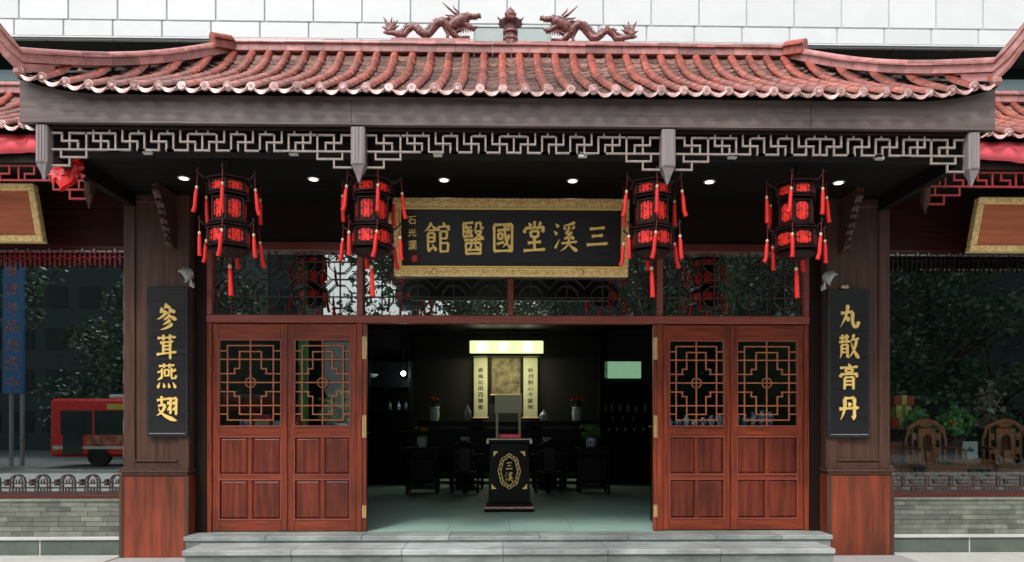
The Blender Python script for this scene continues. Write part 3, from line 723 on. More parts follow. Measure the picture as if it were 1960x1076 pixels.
for s in (-1, 1):                                            # descending hip ridges with upturned tips
    b = MB(); pts = []
    for k in range(9):
        t = k/8; yh, zh = YR+(YE-YR)*t, 5.985-1.20*t
        pts.append(Vector((s*(3.50+1.24*t), yh, zh-.015+.06*t-.09*math.sin(math.pi*t))))
    tip = [Vector((s*4.80, -2.20, 4.90)), Vector((s*4.87, -2.27, 5.02)), Vector((s*4.95, -2.33, 5.17)), Vector((s*5.02, -2.38, 5.33)), Vector((s*5.10, -2.43, 5.54))]
    for i in range(8): ridge_run(b, pts[i], pts[i+1], .88)
    b.build('hip_ridge', 'ridge_tile', roof)
    b = MB(); path = [pts[7], pts[8]]+tip; sc = [.88, .86, .80, .70, .58, .45, .28]
    for poly in RIDGE:
        m = len(poly); vs = []
        for i, p in enumerate(path):
            d = (path[min(i+1, len(path)-1)]-path[max(i-1, 0)]).normalized(); n = Vector((d.y, -d.x, 0)).normalized(); up = n.cross(d); up = up if up.z > 0 else -up
            vs += [p+n*(a*sc[i])+up*(c*sc[i]) for a, c in poly]
        L = len(path)
        b.add(vs, [tuple(range(m)), tuple(range(m*L-1, m*L-m-1, -1))]+[(j*m+i, (j+1)*m+i, (j+1)*m+(i+1) % m, j*m+(i+1) % m) for j in range(L-1) for i in range(m)])
    # keel under the upturned tip
    kp = [(p, .085*q) for p, q in zip(path, sc)]
    vs = []
    for p, h in kp:
        for sg in (-1, 1): vs += [p+Vector((sg*.03, -sg*.02*0, -.03)), p+Vector((sg*.02, 0, -.03-h))]
    nn = len(kp)
    b.add(vs, [(4*i, 4*i+1, 4*i+5, 4*i+4) for i in range(nn-1)]+[(4*i+2, 4*i+3, 4*i+7, 4*i+6) for i in range(nn-1)]+[(4*i+1, 4*i+3, 4*i+7, 4*i+5) for i in range(nn-1)])
    b.build('upturned_tip', 'ridge_tile', roof)
    b = MB(); ridge_run(b, (s*3.43, YR-.02, 5.99), (s*3.60, YR-.2, 5.93), 1.12); b.build('ridge_end_block', 'tile', roof)
    b = MB(); b.cbox(s*4.70, s*4.79, -2.15, -2.05, 4.67, 4.76, .025); b.build('corner_tile', 'ridge_tile', roof)

# ---- hanging fretwork under the eave
YF = -1.93
pend = [-4.615, -1.535, 1.535, 4.615]
zT, zM, zB = WZ(262, YF), WZ(277, YF), WZ(293, YF)
k_ = 1/549.
def fret(xc0, xc1):
    b = MB(); mid = (xc0+xc1)/2; half = (xc1-xc0)/2
    def Hz(a, c, z):
        for s in (-1, 1): pass
    TW = .0165
    H_list, V_list = [], []
    def H(a, c, z): H_list.append((a, c, z))
    def V(a, z0, z1): V_list.append((a, z0, z1))
    zz = lambda py: zT-(py-740)*k_
    x0 = 45
    H(x0, 95, zT); V(95, zT, zM); H(95, 180, zM); V(180, zM, zB); V(135, zT, zB-0); H(135, 225, zT); V(225, zT, zz(870)); H(x0, 225+170, zB)
    V(90, zB, zz(870)); H(90, 225, zz(870)); V(135, zz(870), zz(915)); H(x0, 135, zz(915))
    T = (half/k_-225)/4
    o = 225
    for i in range(4):
        a = o+i*T
        V(a+T*.5, zT, zB)
        if i: V(a, zT, zB); H(a-.2*T if i > 1 else a, a+T*.5, zB)
        V(a+T*.24, zT, zM); H(a+T*.24, a+T*.76, zM); V(a+T*.76, zM, zB)
        H(a+T*.76, a+T, zB); H(a+T*.56 if i else a+T*.0, a+T, zT)
        V(a+T*.8, zT, zT+.035); V(a+T*.24, zT, zT+.035)
    done = set()
    for s in (-1, 1):
        base = mid-s*half
        for a, c, z in H_list:
            xa, xb = base+s*a*k_, base+s*c*k_
            if xa > xb: xa, xb = xb, xa
            b.box(xa-TW/2+.0004*s, xb+TW/2+.0004*s, YF-.012-.0006*s-.0008*(hash(round(a)) % 3), YF+.012, z-TW/2, z+TW/2)
        for a, z0, z1 in V_list:
            xa = base+s*a*k_
            b.box(xa-TW/2, xa+TW/2, YF-.009, YF+.009, min(z0, z1), max(z0, z1))
    b.box(mid-TW/2, mid+TW/2, YF-.0085, YF+.0085, zB, zT)
    f = P('fretwork', b, 'fret_wood')
    b = MB(); b.box(xc0+.07, xc1-.07, YF-.02, YF+.02, zT+.035, zT+.075); b.build('top_rail', 'dark_wood', f)
for i in range(3): fret(pend[i], pend[i+1])
def pendant(x, y, zt, zb, sc=1.0, m='pendant_wood'):
    b = MB(); w_ = .082*sc; h = zt-zb
    b.cbox(x-w_, x+w_, y-w_, y+w_, zb+h*.27, zt, .012)
    for q in (-.5, 0, .5): b.cbox(x+q*w_-.010, x+q*w_+.010, y-w_-.008, y-w_+.002, zb+h*.30, zt-.01, .003)
    b.lathe([(w_*.35, zb+h*.04), (w_*.5, zb+h*.10), (w_*.95, zb+h*.2), (w_*1.25, zb+h*.272)], x, y, 4, False, math.pi/4)
    b.lathe([(.004, zb-.015*sc), (.018*sc, zb), (.022*sc, zb+h*.04), (.016*sc, zb+h*.06)], x, y, 10)
    return b
for i, x in enumerate(pend):
    b = pendant(x, YF, WZ(249, YF), WZ(350, YF), .85 if i in (1, 2) else .7)
    P('hanging_post', b, 'pendant_wood')

# ---- carved brackets on the pillars
for s in (-1, 1):
    b = MB(); xc = s*4.16
    prof_ = [(-.24, 3.50), (-.30, 3.53), (-.34, 3.60), (-.33, 3.66), (-.38, 3.72), (-.44, 3.80), (-.44, 3.86), (-.50, 3.94), (-.57, 4.02), (-.62, 4.10), (-.62, 4.168), (-.19, 4.168), (-.19, 3.50)]
    b.prism_x(prof_, xc-.04, xc+.04)
    bk = P('bracket', b, 'carved_wood')
    b = MB()
    for (yy, zz_, r) in ((-.33, 3.56, .035), (-.36, 3.64, .03), (-.40, 3.72, .035), (-.45, 3.80, .035), (-.48, 3.89, .035), (-.55, 3.98, .04), (-.61, 4.08, .045)):
        b.ball((xc, yy, zz_), r, 8, 6, (1.15, .7, 1.1))
    b.build('carving', 'carved_wood', bk)
# ================================================================== SIDE WINGS
def wing(s):
    side = 'left' if s < 0 else 'right'
    X0, X1 = 4.79, 12.5
    f = lambda x: s*x
    wg = thing('wing_building', 'low tiled wing %s' % ('left of the entrance with a red bus reflected in its glass' if s < 0 else 'right of the entrance with carved chairs behind its glass'),
               'building', (f(8), 0, GZ))
    zb1, zw0 = .42, .46                                       # brick top, window bottom
    zw1, z3 = WZ(482, 0), 4.02
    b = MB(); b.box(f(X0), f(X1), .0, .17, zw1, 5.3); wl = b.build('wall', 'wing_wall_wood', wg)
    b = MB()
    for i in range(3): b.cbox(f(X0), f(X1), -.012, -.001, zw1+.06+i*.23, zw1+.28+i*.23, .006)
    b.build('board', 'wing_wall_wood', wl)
    # brick plinth
    b = MB(); b.box(f(X0), f(X1), -.085, .17, -.10, zb1-.005); pl = b.build('brick_plinth', 'mortar', wg)
    b = MB(); rows = 7; rh = (zb1-.035+.04)/rows
    for r in range(rows):
        x = X0-.0-(.0 if r % 2 else .12)
        while x < X1:
            wd = random.choice((.30, .33, .27, .31)); z0 = -.037+r*rh; pr = random.uniform(0, .004)
            b.box(f(max(x, X0)+.002), f(min(x+wd, X1)-.002), -.10-pr, -.086, z0+.002, z0+rh-.003); x += wd
    b.build('brick', 'brick', pl)
    b = MB()
    x = X0
    while x < X1: b.cbox(f(x)+.002, f(min(x+.9, X1))-.002*s, -.115, .02, zb1-.03, zb1-.001, .004); x += .9
    b.build('coping', 'brick', pl)
    b = MB(); b.cbox(f(X0), f(X1), -.15, -.0, -.080, -.040, .005); b.build('ledge', 'white_stone', wg)
    b = MB(); x = X0
    while x < X1:
        b.cbox(f(x)+.004*s, f(x+1.02)-.004*s, -.125, -.02, GZ, -.082, .005); x += 1.03
    b.build('base_block', 'green_stone', wg)
    b = MB(); b.box(f(X0), f(X1), -.118, -.03, GZ, -.083); b.build('base_joint', 'white_stone', wg)
    b = MB(); b.box(f(X0), f(X1), -.9, -.13, GZ-.02, GZ+.012); b.build('kerb_slab', 'white_stone', wg)
    # window
    b = MB(); b.box(f(X0), f(X1), .05, .058, zw0, zw1); wd = b.build('window', 'shop_glass' if s < 0 else 'clear_shop_glass', wg)
    fm = MB(); fm.cbox(f(X0), f(X1), .0, .09, zb1, zw0, .004); fm.cbox(f(X0), f(X0+.012), -.01, .1, zw0+.001, zw1-.001, .003)
    fm.cbox(f(X0), f(X1), -.005, .09, zw1, zw1+.05, .004)
    fm.build('window_frame', 'frame_wood', wd)
    # vertical fret beside the pillar
    b = MB(); m_ = 'transom_lattice'
    z = zw0+.32; i = 0
    while z < 3.2:
        h = .155
        b.box(f(X0+.018), f(X0+.078), .016, .030, z, z+.014)
        b.box(f(X0+.018+(.046 if i % 2 else 0)), f(X0+.032+(.046 if i % 2 else 0)), .017, .029, z+.014, z+h)
        b.box(f(X0+.04), f(X0+.06), .018, .028, z+.05, z+.10)
        z += h; i += 1
    b.build('side_fret', 'side_fret_wood', wd)
    # bottom fret: row of clouds and pegs
    b = MB(); x = X0+.03; zt = zw0+.26
    b.box(f(X0+.014), f(X1), .015, .031, zw0+.085, zw0+.10)
    b.box(f(X0+.014), f(X1), .0152, .0308, zw0+.001, zw0+.045)
    per = .31
    while x < X1-.4:
        for q in (.05, .09, .13, .17, .21): b.box(f(x+q), f(x+q+.014), .017, .029, zw0+.045, zw0+.085)
        if s > 0:                                            # straight meander on the right wing
            b.box(f(x), f(x+per-.03), .0165, .0295, zw0+.165, zw0+.180); b.box(f(x+.03), f(x+.20), .0162, .0298, zw0+.120, zw0+.134)
            b.box(f(x+.03), f(x+.046), .0175, .0285, zw0+.134, zw0+.165); b.box(f(x+.24), f(x+.256), .0175, .0285, zw0+.10, zw0+.235)
            b.box(f(x+.10), f(x+.23), .0163, .0297, zw0+.222, zw0+.236)
            x += per; continue
        # arched cloud
        pts = [(x+.06+.075-.075*math.cos(math.pi*k/8), zw0+.17+.085*math.sin(math.pi*k/8)) for k in range(9)]
        for k in range(8): b.seg((f(pts[k][0]), .023, pts[k][1]), (f(pts[k+1][0]), .023, pts[k+1][1]), .016, .014, .002)
        b.box(f(x+.052), f(x+.068), .016, .030, zw0+.10, zw0+.17); b.box(f(x+.202), f(x+.218), .016, .030, zw0+.10, zw0+.17)
        b.box(f(x+.09), f(x+.18), .0165, .0295, zw0+.14, zw0+.154); b.box(f(x+.128), f(x+.142), .018, .028, zw0+.154, zw0+.20)
        b.box(f(x+.218), f(x+per+.052), .0165, .0295, zw0+.15, zw0+.164)
        b.box(f(x+.255), f(x+.285), .0175, .0285, zw0+.12, zw0+.20)
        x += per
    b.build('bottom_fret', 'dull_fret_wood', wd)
    # top fret
    b = MB(); x = X0+.02; b.box(f(X0+.01), f(X1), -.036, -.010, zw1-.045, zw1-.02)
    i = 0
    while x < X1:
        L = .12+.03*(i % 3)
        b.box(f(x), f(x+.016), -.034, -.012, zw1-.045-L, zw1-.046); b.box(f(x-.01), f(x+.05), -.0345, -.0115, zw1-.10-.02*(i % 2), zw1-.088-.02*(i % 2))
        if i % 3 == 0: b.ball((f(x+.008), -.023, zw1-.06-L), .016, 6, 4)
        x += .062; i += 1
    b.build('top_fret', 'red_fret' if s < 0 else 'dark_wood', wd)
    b = MB(); x = X0+.03; i = 0
    while x < X1-.2:
        L = (.075, .03, .06, .11, .03)[i % 5]
        b.box(f(x), f(x+L), -.060, -.037, zw1-.042, zw1-.022+(.018 if L == .03 else 0)); x += L+.02; i += 1
    b.build('bead_strip', 'metal_grey', wd)
    # soffit and eave beam
    b = MB(); b.box(f(4.72), f(X1), -1.00, -.001, 4.24, 4.34); b.build('soffit', 'ceiling_wood', wg)
    b = MB(); b.box(f(4.66), f(X1), -1.09, -1.02, 4.22, 4.47); b.build('eave_beam', 'dark_wood', wg)
    # red hanging fret
    b = MB(); y = -1.05; zt, zm, zb = 4.20, 4.12, 4.04
    b.box(f(4.68), f(X1), y-.012, y+.012, zb-.010, zb+.010); b.box(f(4.68), f(X1), y-.0121, y+.0121, zt-.010, zt+.010)
    x = 4.68; i = 0
    while x < X1-.4:
        b.box(f(x+.05), f(x+.068), y-.01, y+.01, zm, zt); b.box(f(x+.05), f(x+.17), y-.0105, y+.0105, zm-.018, zm); b.box(f(x+.152), f(x+.17), y-.01, y+.01, zb, zm-.018)
        b.box(f(x+.22), f(x+.238), y-.009, y+.009, zb+.01, zt-.01); x += .27; i += 1
    b.box(f(4.70), f(5.08), y-.0108, y+.0108, 3.93, 3.95); b.box(f(5.06), f(5.08), y-.01, y+.01, 3.95, 4.03)
    b.box(f(4.70), f(4.90), y-.0111, y+.0111, 3.83, 3.85); b.box(f(4.88), f(4.90), y-.0102, y+.0102, 3.85, 3.93)
    b.box(f(4.78), f(4.80), y-.0099, y+.0099, 3.95, 4.03)
    b.build('fretwork', 'red_fret', wg)
    pb = pendant(f(4.68), y, 4.21, 3.74, .5); pb.build('hanging_post', 'pillar_wood', wg)
    # roof
    ye, yr = -1.2, .25
    rf = lambda X: (yr, 5.62); ze = lambda X: 4.60
    N = 20; b = MB()
    for i in range(N):
        xa, xb = 4.74+7.6*i/N, 4.74+7.6*(i+1)/N; vs = []
        for t in (0, .25, .5, .75, .95, 1):
            for X in (xa, xb): yy, z = prof(X, t, rf, ze, ye+.03); vs.append((f(X), yy, z-.075))
        b.add(vs, [(2*k, 2*k+1, 2*k+3, 2*k+2) for k in range(5)])
    r = b.build('roof', 'dark_wood', wg)
    xs = sorted([f(4.86+.2205*k) for k in range(14)])
    tiled(xs, .2205, rf, ze, ye, r)
    b = MB(); x = 4.83
    while x < 8: ridge_run(b, (f(x), yr, 5.62), (f(x+.23), yr, 5.62)); x += .231
    b.build('ridge', 'ridge_tile', r)
    return wg
for s in (-1, 1): wing(s)

# red cloth on the wing eaves, hearts
for s in (-1, 1):
    b = MB(); n = 40; x0, x1 = 4.74, 9.0
    vs = []
    for i in range(n+1):
        t = i/n; x = x0+(x1-x0)*t; sag = .045*abs(math.sin(t*math.pi*4)) ; fold = .012*math.sin(t*90)
        for (dz, dy) in ((4.50, .0), (4.38, -.02), (4.25+sag, -.01)): vs.append((s*x, -1.125+dy+fold, dz+.02))
    fs = [(3*i+k, 3*i+3+k, 3*i+4+k, 3*i+1+k) for i in range(n) for k in range(2)]
    b.add(vs, fs, True)
    o = b.build('red_banner', 'red_cloth'); tag(o, 'red cloth draped along the eave of the %s wing' % ('left' if s < 0 else 'right'), 'banner', 'red cloth banners on the side wings')
    m = o.modifiers.new('solid', 'SOLIDIFY'); m.thickness = .006

# heart and paper garland at the left end
hx, hz = WX(124, -1.3), WZ(343, -1.3, 124)
ht = thing('heart_ornament', 'bright red heart hanging under the left end of the eave fretwork', 'ornament', (hx, -1.3, hz))
b = MB(); pts = []
for k in range(24):
    t = 2*math.pi*k/24; pts.append((hx+.0078*16*math.sin(t)**3*1.0+.0, hz+.0083*(13*math.cos(t)-5*math.cos(2*t)-2*math.cos(3*t)-math.cos(4*t))))
ca, sa = math.cos(R(-14)), math.sin(R(-14))
pts = [(hx+(a-hx)*ca-(c-hz)*sa, hz+(a-hx)*sa+(c-hz)*ca) for a, c in pts]
b.prism(pts, -1.32, -1.28); b.prism([(hx+(a-hx)*.9, hz+(c-hz)*.9) for a, c in pts], -1.335, -1.265); b.build('heart', 'heart_red', ht)
b = MB(); b.tube([(hx, -1.3, hz+.05), (hx-.02, -1.3, 4.22)], .004, 6); b.build('cord', 'cord', ht)
gl = thing('paper_garland', 'pink and red paper garland tied behind the left end of the fretwork', 'garland', (WX(115, -1.5), -1.5, 4.1))
rg = random.Random(3)
path = [(103, 275), (112, 288), (124, 300), (108, 312), (120, 322), (108, 338), (98, 334), (135, 306), (146, 318), (152, 330), (140, 328)]
for i, (u, v) in enumerate(path):
    x, z = W(u, v, -1.5); b = MB()
    for k in range(7):
        a = rg.uniform(0, 6.28); r_ = rg.uniform(.05, .10)
        b.add([(x, -1.5, z), (x+r_*math.cos(a), -1.5+rg.uniform(-.03, .03), z+r_*math.sin(a)), (x+r_*math.cos(a+.9), -1.5+rg.uniform(-.03, .03), z+r_*math.sin(a+.9))], [(0, 1, 2)])
    b.build('paper_bow', ('heart_red', 'red_cloth', 'heart_red', 'lantern_cloth')[i % 4], gl)

# ================================================================== SIGNS
def frame_board(name, label, cat, x0, x1, zb, zt, yb, yt, fw, bm, group=None, rot=0):
    """gold framed board leaning forward at the top"""
    cx, cz = (x0+x1)/2, (zb+zt)/2; yc = (yb+yt)/2
    t = thing(name, label, cat, (cx, yc, cz), group)
    lean = (yt-yb)/(zt-zb)
    return t, lean, cx, cz, yc
def lean_verts(mb, lean, cz):
    mb.v = [(x, y+(z-cz)*lean, z) for x, y, z in mb.v]; return mb
YS = -.76
x0, zt = W(753, 380, YS-.04); x1, _ = W(1204, 380, YS-.04); zb = WZ(531, YS+.05)
t, lean, cx, cz, yc = frame_board('name_board', 'long black board with six large gold characters in a gold frame above the door', 'sign', x0, x1, zb, zt, YS+.05, YS-.05, .09, None)
FW, FH = .078, .115
b = MB(); b.cbox(x0+.02, x1-.02, yc+.0, yc+.045, zb+.02, zt-.02); lean_verts(b, lean, cz); b.build('board', 'board_black', t)
b = MB()
b.cbox(x0, x1, yc-.045, yc+.05, zt-FH, zt, .012); b.cbox(x0, x1, yc-.045, yc+.05, zb, zb+FH*.92, .012)
b.cbox(x0+.001, x0+FW, yc-.043, yc+.048, zb+FH*.92+.001, zt-FH-.001, .012); b.cbox(x1-FW, x1-.001, yc-.043, yc+.048, zb+FH*.92+.001, zt-FH-.001, .012)
lean_verts(b, lean, cz); b.build('frame', 'gold', t)
b = MB(); b.cbox(x0-.003, x1+.003, yc+.0515, yc+.07, zb-.004, zt+.004); b.box(x0+.01, x1-.01, yc-.02, yc+.051, zb-.008, zb-.001); lean_verts(b, lean, cz); b.build('backing', 'board_black', t)  # unseen dark back and lip, added to hide the gold frame's reflection in transoms
b = MB()
for (za, zc) in ((zt-FH-.010, zt-FH), (zb+FH*.92, zb+FH*.92+.010)): b.box(x0+FW, x1-FW, yc-.050, yc-.01, za, zc)
for xa in (x0+FW, x1-FW-.010): b.box(xa, xa+.010, yc-.049, yc-.011, zb+FH*.92+.01, zt-FH-.01)
lean_verts(b, lean, cz); b.build('inner_bead', 'gold_leaf', t)
b = MB(); rg = random.Random(5)                              # carved scroll relief on the frame
x = x0+.03
while x < x1-.03:
    for zc in (zt-FH*.5, zb+FH*.46):
        b.ball((x, yc-.048, zc+.016*math.sin(x*40)), .011, 6, 4); b.ball((x+.012, yc-.047, zc-.018*math.sin(x*40+1)), .008, 6, 4)
    x += .03
z = zb+.1
while z < zt-.1:
    for xc in (x0+FW/2, x1-FW/2): b.ball((xc+.012*math.sin(z*40), yc-.046, z), .010, 6, 4)
    z += .03
lean_verts(b, lean, cz); b.build('relief', 'gold', t)
for u in (832, 1112):
    b = MB(); X = WX(u, YS); b.lathe([(.001, 0), (.03, .002), (.034, .012), (.02, .02), (.001, .022)], 0, 0, 12)
    b.v = [(X+a, yc-.05-.0-c, zb+FH*.46+bb) for a, bb, c in b.v]; lean_verts(b, lean, cz); b.build('stud', 'brass', t)
sy = yc-.004
for ch, u, v, w_, h in (('館', 838, 455, .31, .34), ('醫', 906, 455, .27, .37), ('國', 963, 455, .26, .33), ('堂', 1023, 453, .28, .34), ('溪', 1083, 453, .29, .32), ('三', 1143, 453, .29, .27)):
    X, Z = W(u, v, YS); write(ch, X, Z, w_, h, sy+(Z-cz)*lean, 'gold_leaf', t, lean=lean, shear=.10 if ch == '三' else .04)
for ch, v, h in (('石', 423, .10), ('光', 446, .09), ('瀾', 469, .11)):
    X, Z = W(789, v, YS); write(ch, X, Z, .10, h, sy+(Z-cz)*lean, 'gold_leaf', t, lean=lean, thick=.005, bold=.01, name='signature')
X, Z = W(793, 494, YS); b = MB(); b.cbox(X-.032, X+.032, sy-.008, sy+.004, Z-.036, Z+.036, .003); lean_verts(b, lean, cz); b.build('seal', 'seal_red', t)
# hook at the left of the frame
b = MB(); X, Z = W(752, 420, YS)
b.tube([(X+.02, yc+.02, Z+.06), (X-.025, yc+.0, Z+.07), (X-.035, yc, Z+.02), (X-.02, yc, Z-.05), (X+.02, yc, Z-.10)], [.014, .02, .028, .026, .01], 8); b.build('frame_ear', 'gold', t)

for s in (-1, 1):                                            # wing boards, wood in a gold frame
    yb, yt = -.42, -.60
    xi = -WX(87, yb) if s < 0 else WX(1851, yb)
    zb = 1.30+(CYp-(468 if s < 0 else 478))/F*8.55; zt = 1.30+(CYp-(359 if s < 0 else 373))/F*8.4
    xo = xi+2.6
    xa, xb = (-xo, -xi) if s < 0 else (xi, xo)
    t = thing('wing_sign', 'brown wooden board in a gold frame over the %s window' % ('left wing' if s < 0 else 'right wing'), 'sign', ((xa+xb)/2, yb, zb), 'framed boards above the wing windows')
    lean = (yt-yb)/(zt-zb); cz = zb; yc = yb
    b = MB(); b.cbox(xa+.03, xb-.03, yc-.01, yc+.03, zb+.03, zt-.03); lean_verts(b, lean, cz); b.build('board', 'sign_wood', t)
    b = MB()
    b.cbox(xa, xb, yc-.05, yc+.05, zt-.075, zt, .01); b.cbox(xa, xb, yc-.05, yc+.05, zb, zb+.075, .01)
    b.cbox(xa, xa+.08, yc-.048, yc+.048, zb+.076, zt-.076, .01); b.cbox(xb-.08, xb, yc-.048, yc+.048, zb+.076, zt-.076, .01)
    lean_verts(b, lean, cz); b.build('frame', 'gold', t)
    b = MB(); b.cbox(xa+.02, xb-.02, yc+.05, yc+.14, zb+.01, zt-.01); lean_verts(b, lean, cz); b.build('backing', 'dark_wood', t)

for s, chars in ((-1, '參茸燕翅'), (1, '丸散膏丹')):
    Yp = -.255
    if s < 0: (xa, zt), (xb, zb) = W(281, 549, Yp), W(359, 836, Yp)
    else: (xa, zt), (xb, zb) = W(1585, 554, Yp), W(1665, 838, Yp)
    t = thing('vertical_plaque', 'tall narrow black plaque reading %s on the %s pillar' % (chars, 'left' if s < 0 else 'right'), 'plaque', ((xa+xb)/2, Yp, zb), 'calligraphy plaques on the pillars')
    b = MB(); b.cbox(xa, xb, Yp, Yp+.055, zb, zt, .008); b.build('edge', 'board_edge', t)
    b = MB(); b.cbox(xa+.028, xb-.028, Yp-.006, Yp+.01, zb+.05, zt-.03, .004); b.build('panel', 'board_black', t)
    b = MB(); b.box(xa+.03, xb-.03, Yp-.012, Yp-.0005, zb+.034, zb+.046); b.build('bottom_strip', 'grey_line', t)
    vs = (606, 664, 721, 782) if s < 0 else (606, 663, 721, 781)
    hs_ = (.33, .32, .34, .33)
    for i, ch in enumerate(chars):
        X, Z = W(320.5 if s < 0 else 1624, vs[i], Yp)
        write(ch, X, Z, .26, hs_[i]*.95, Yp-.007, 'gold_leaf', t, thick=.012, shear=.06)

# small lamps clamped to the plaques
for s, u, v in ((-1, 359, 524), (1, 1585, 530)):
    Y = -.42; X, Z = W(u, v, Y)
    t = thing('clamp_spotlight', 'small grey spotlight clamped over the plaque on the %s pillar' % ('left' if s < 0 else 'right'), 'spotlight', (X, Y, Z), 'spotlights above the pillar plaques')
    d = Vector((s*.62, -.42, -.5)).normalized()
    c = Vector((X, Y, Z))
    b = MB(); b.tube([c-d*.06, c-d*.045, c+d*.03, c+d*.075], [.025, .055, .075, .08], 12); b.build('housing', 'pale_grey_plastic', t)
    b = MB(); b.tube([c+d*.0755, c+d*.082], [.066, .062], 12); b.build('lens', 'far_window', t)
    b = MB()
    for q in (-.03, -.01, .01, .03): b.tube([c+d*(q-.003), c+d*(q+.003)], [.078+.1*q, .078+.1*q], 12, False)
    b.build('cooling_fin', 'metal_grey', t)
    b = MB(); b.tube([c-d*.03+Vector((s*.02, 0, .02)), c+Vector((s*.07, .02, .055))], [.035, .03], 8); b.build('driver_box', 'pink_plastic', t)
    b = MB(); b.tube([c-d*.04, c+Vector((0, .10, -.09)), c+Vector((.0, .165, -.13))], [.014, .012, .014], 8)
    b.cbox(X-.02, X+.02, Y+.09, Y+.16, Z-.13, Z-.08, .006); b.build('bracket', 'pale_grey_plastic', t)
X, Z = W(1619, 549, -.24)
t = thing('wall_hook', 'small tan hook block on top of the right pillar plaque', 'hook', (X, -.2, Z))
b = MB(); b.cbox(X-.045, X+.045, -.235, -.17, Z-.02, Z+.022, .01); b.build('block', 'bead', t)
b = MB(); b.tube([(X, -.235, Z), (X, -.26, Z-.005), (X, -.265, Z+.02)], .006, 6); b.build('peg', 'metal_grey', t)

# ================================================================== recessed ceiling lamps
dn = None
for i, (u, v) in enumerate(((352, 340), (600, 341), (850, 344), (1096, 346), (1358, 348), (1605, 349))):
    y = -.79; X = WX(u, y)
    lab = ['recessed ceiling lamp %s' % q for q in ('left of the leftmost lantern', 'between the two left lanterns', 'above the left half of the name board', 'above the right half of the name board', 'between the two right lanterns', 'right of the rightmost lantern')][i]
    if dn is None:
        dn = thing('ceiling_lamp', lab, 'ceiling lamp', (X, y, 4.168), 'recessed lamps in the portico ceiling')
        b = MB(); b.lathe([(.048, 4.164), (.066, 4.160), (.070, 4.1685)], X, y, 20); b.build('trim_ring', 'fixture_white', dn)
        b = MB(); b.lathe([(.001, 4.156), (.046, 4.158), (.047, 4.1635)], X, y, 20); b.build('lens', 'lamp_white', dn)
    else: copy_thing(dn, (X, y, 4.168), lab)
fx = None
for i, (u, v) in enumerate(((282, 287), (562, 287), (838, 288), (1115, 290), (1402, 292), (1684, 296))):
    y = -1.895; X, Z = W(u, v, y)
    lab = 'small pale fixture behind the eave fretwork, ' + ('nearest the left corner post', 'second from the left corner post', 'above the left half of the name board', 'above the right half of the name board', 'second from the right corner post', 'nearest the right corner post')[i]
    if fx is None:
        Z = 4.03
        fx = thing('fretwork_lamp', lab, 'light fixture', (X, y, Z), 'small fixtures behind the fretwork')
        b = MB(); b.cbox(X-.045, X+.045, y-.012, y+.03, Z-.012, Z+.014, .005); b.build('body', 'fixture_white', fx)
        b = MB(); b.tube([(X-.01, y+.01, Z+.014), (X-.015, y+.04, Z+.05)], .014, 8); b.cbox(X-.03, X+.02, y+.0, y+.13, Z+.03, Z+.045, .004); b.build('arm', 'metal_grey', fx)
    else: copy_thing(fx, (X, y, 4.03+.0*i), lab)

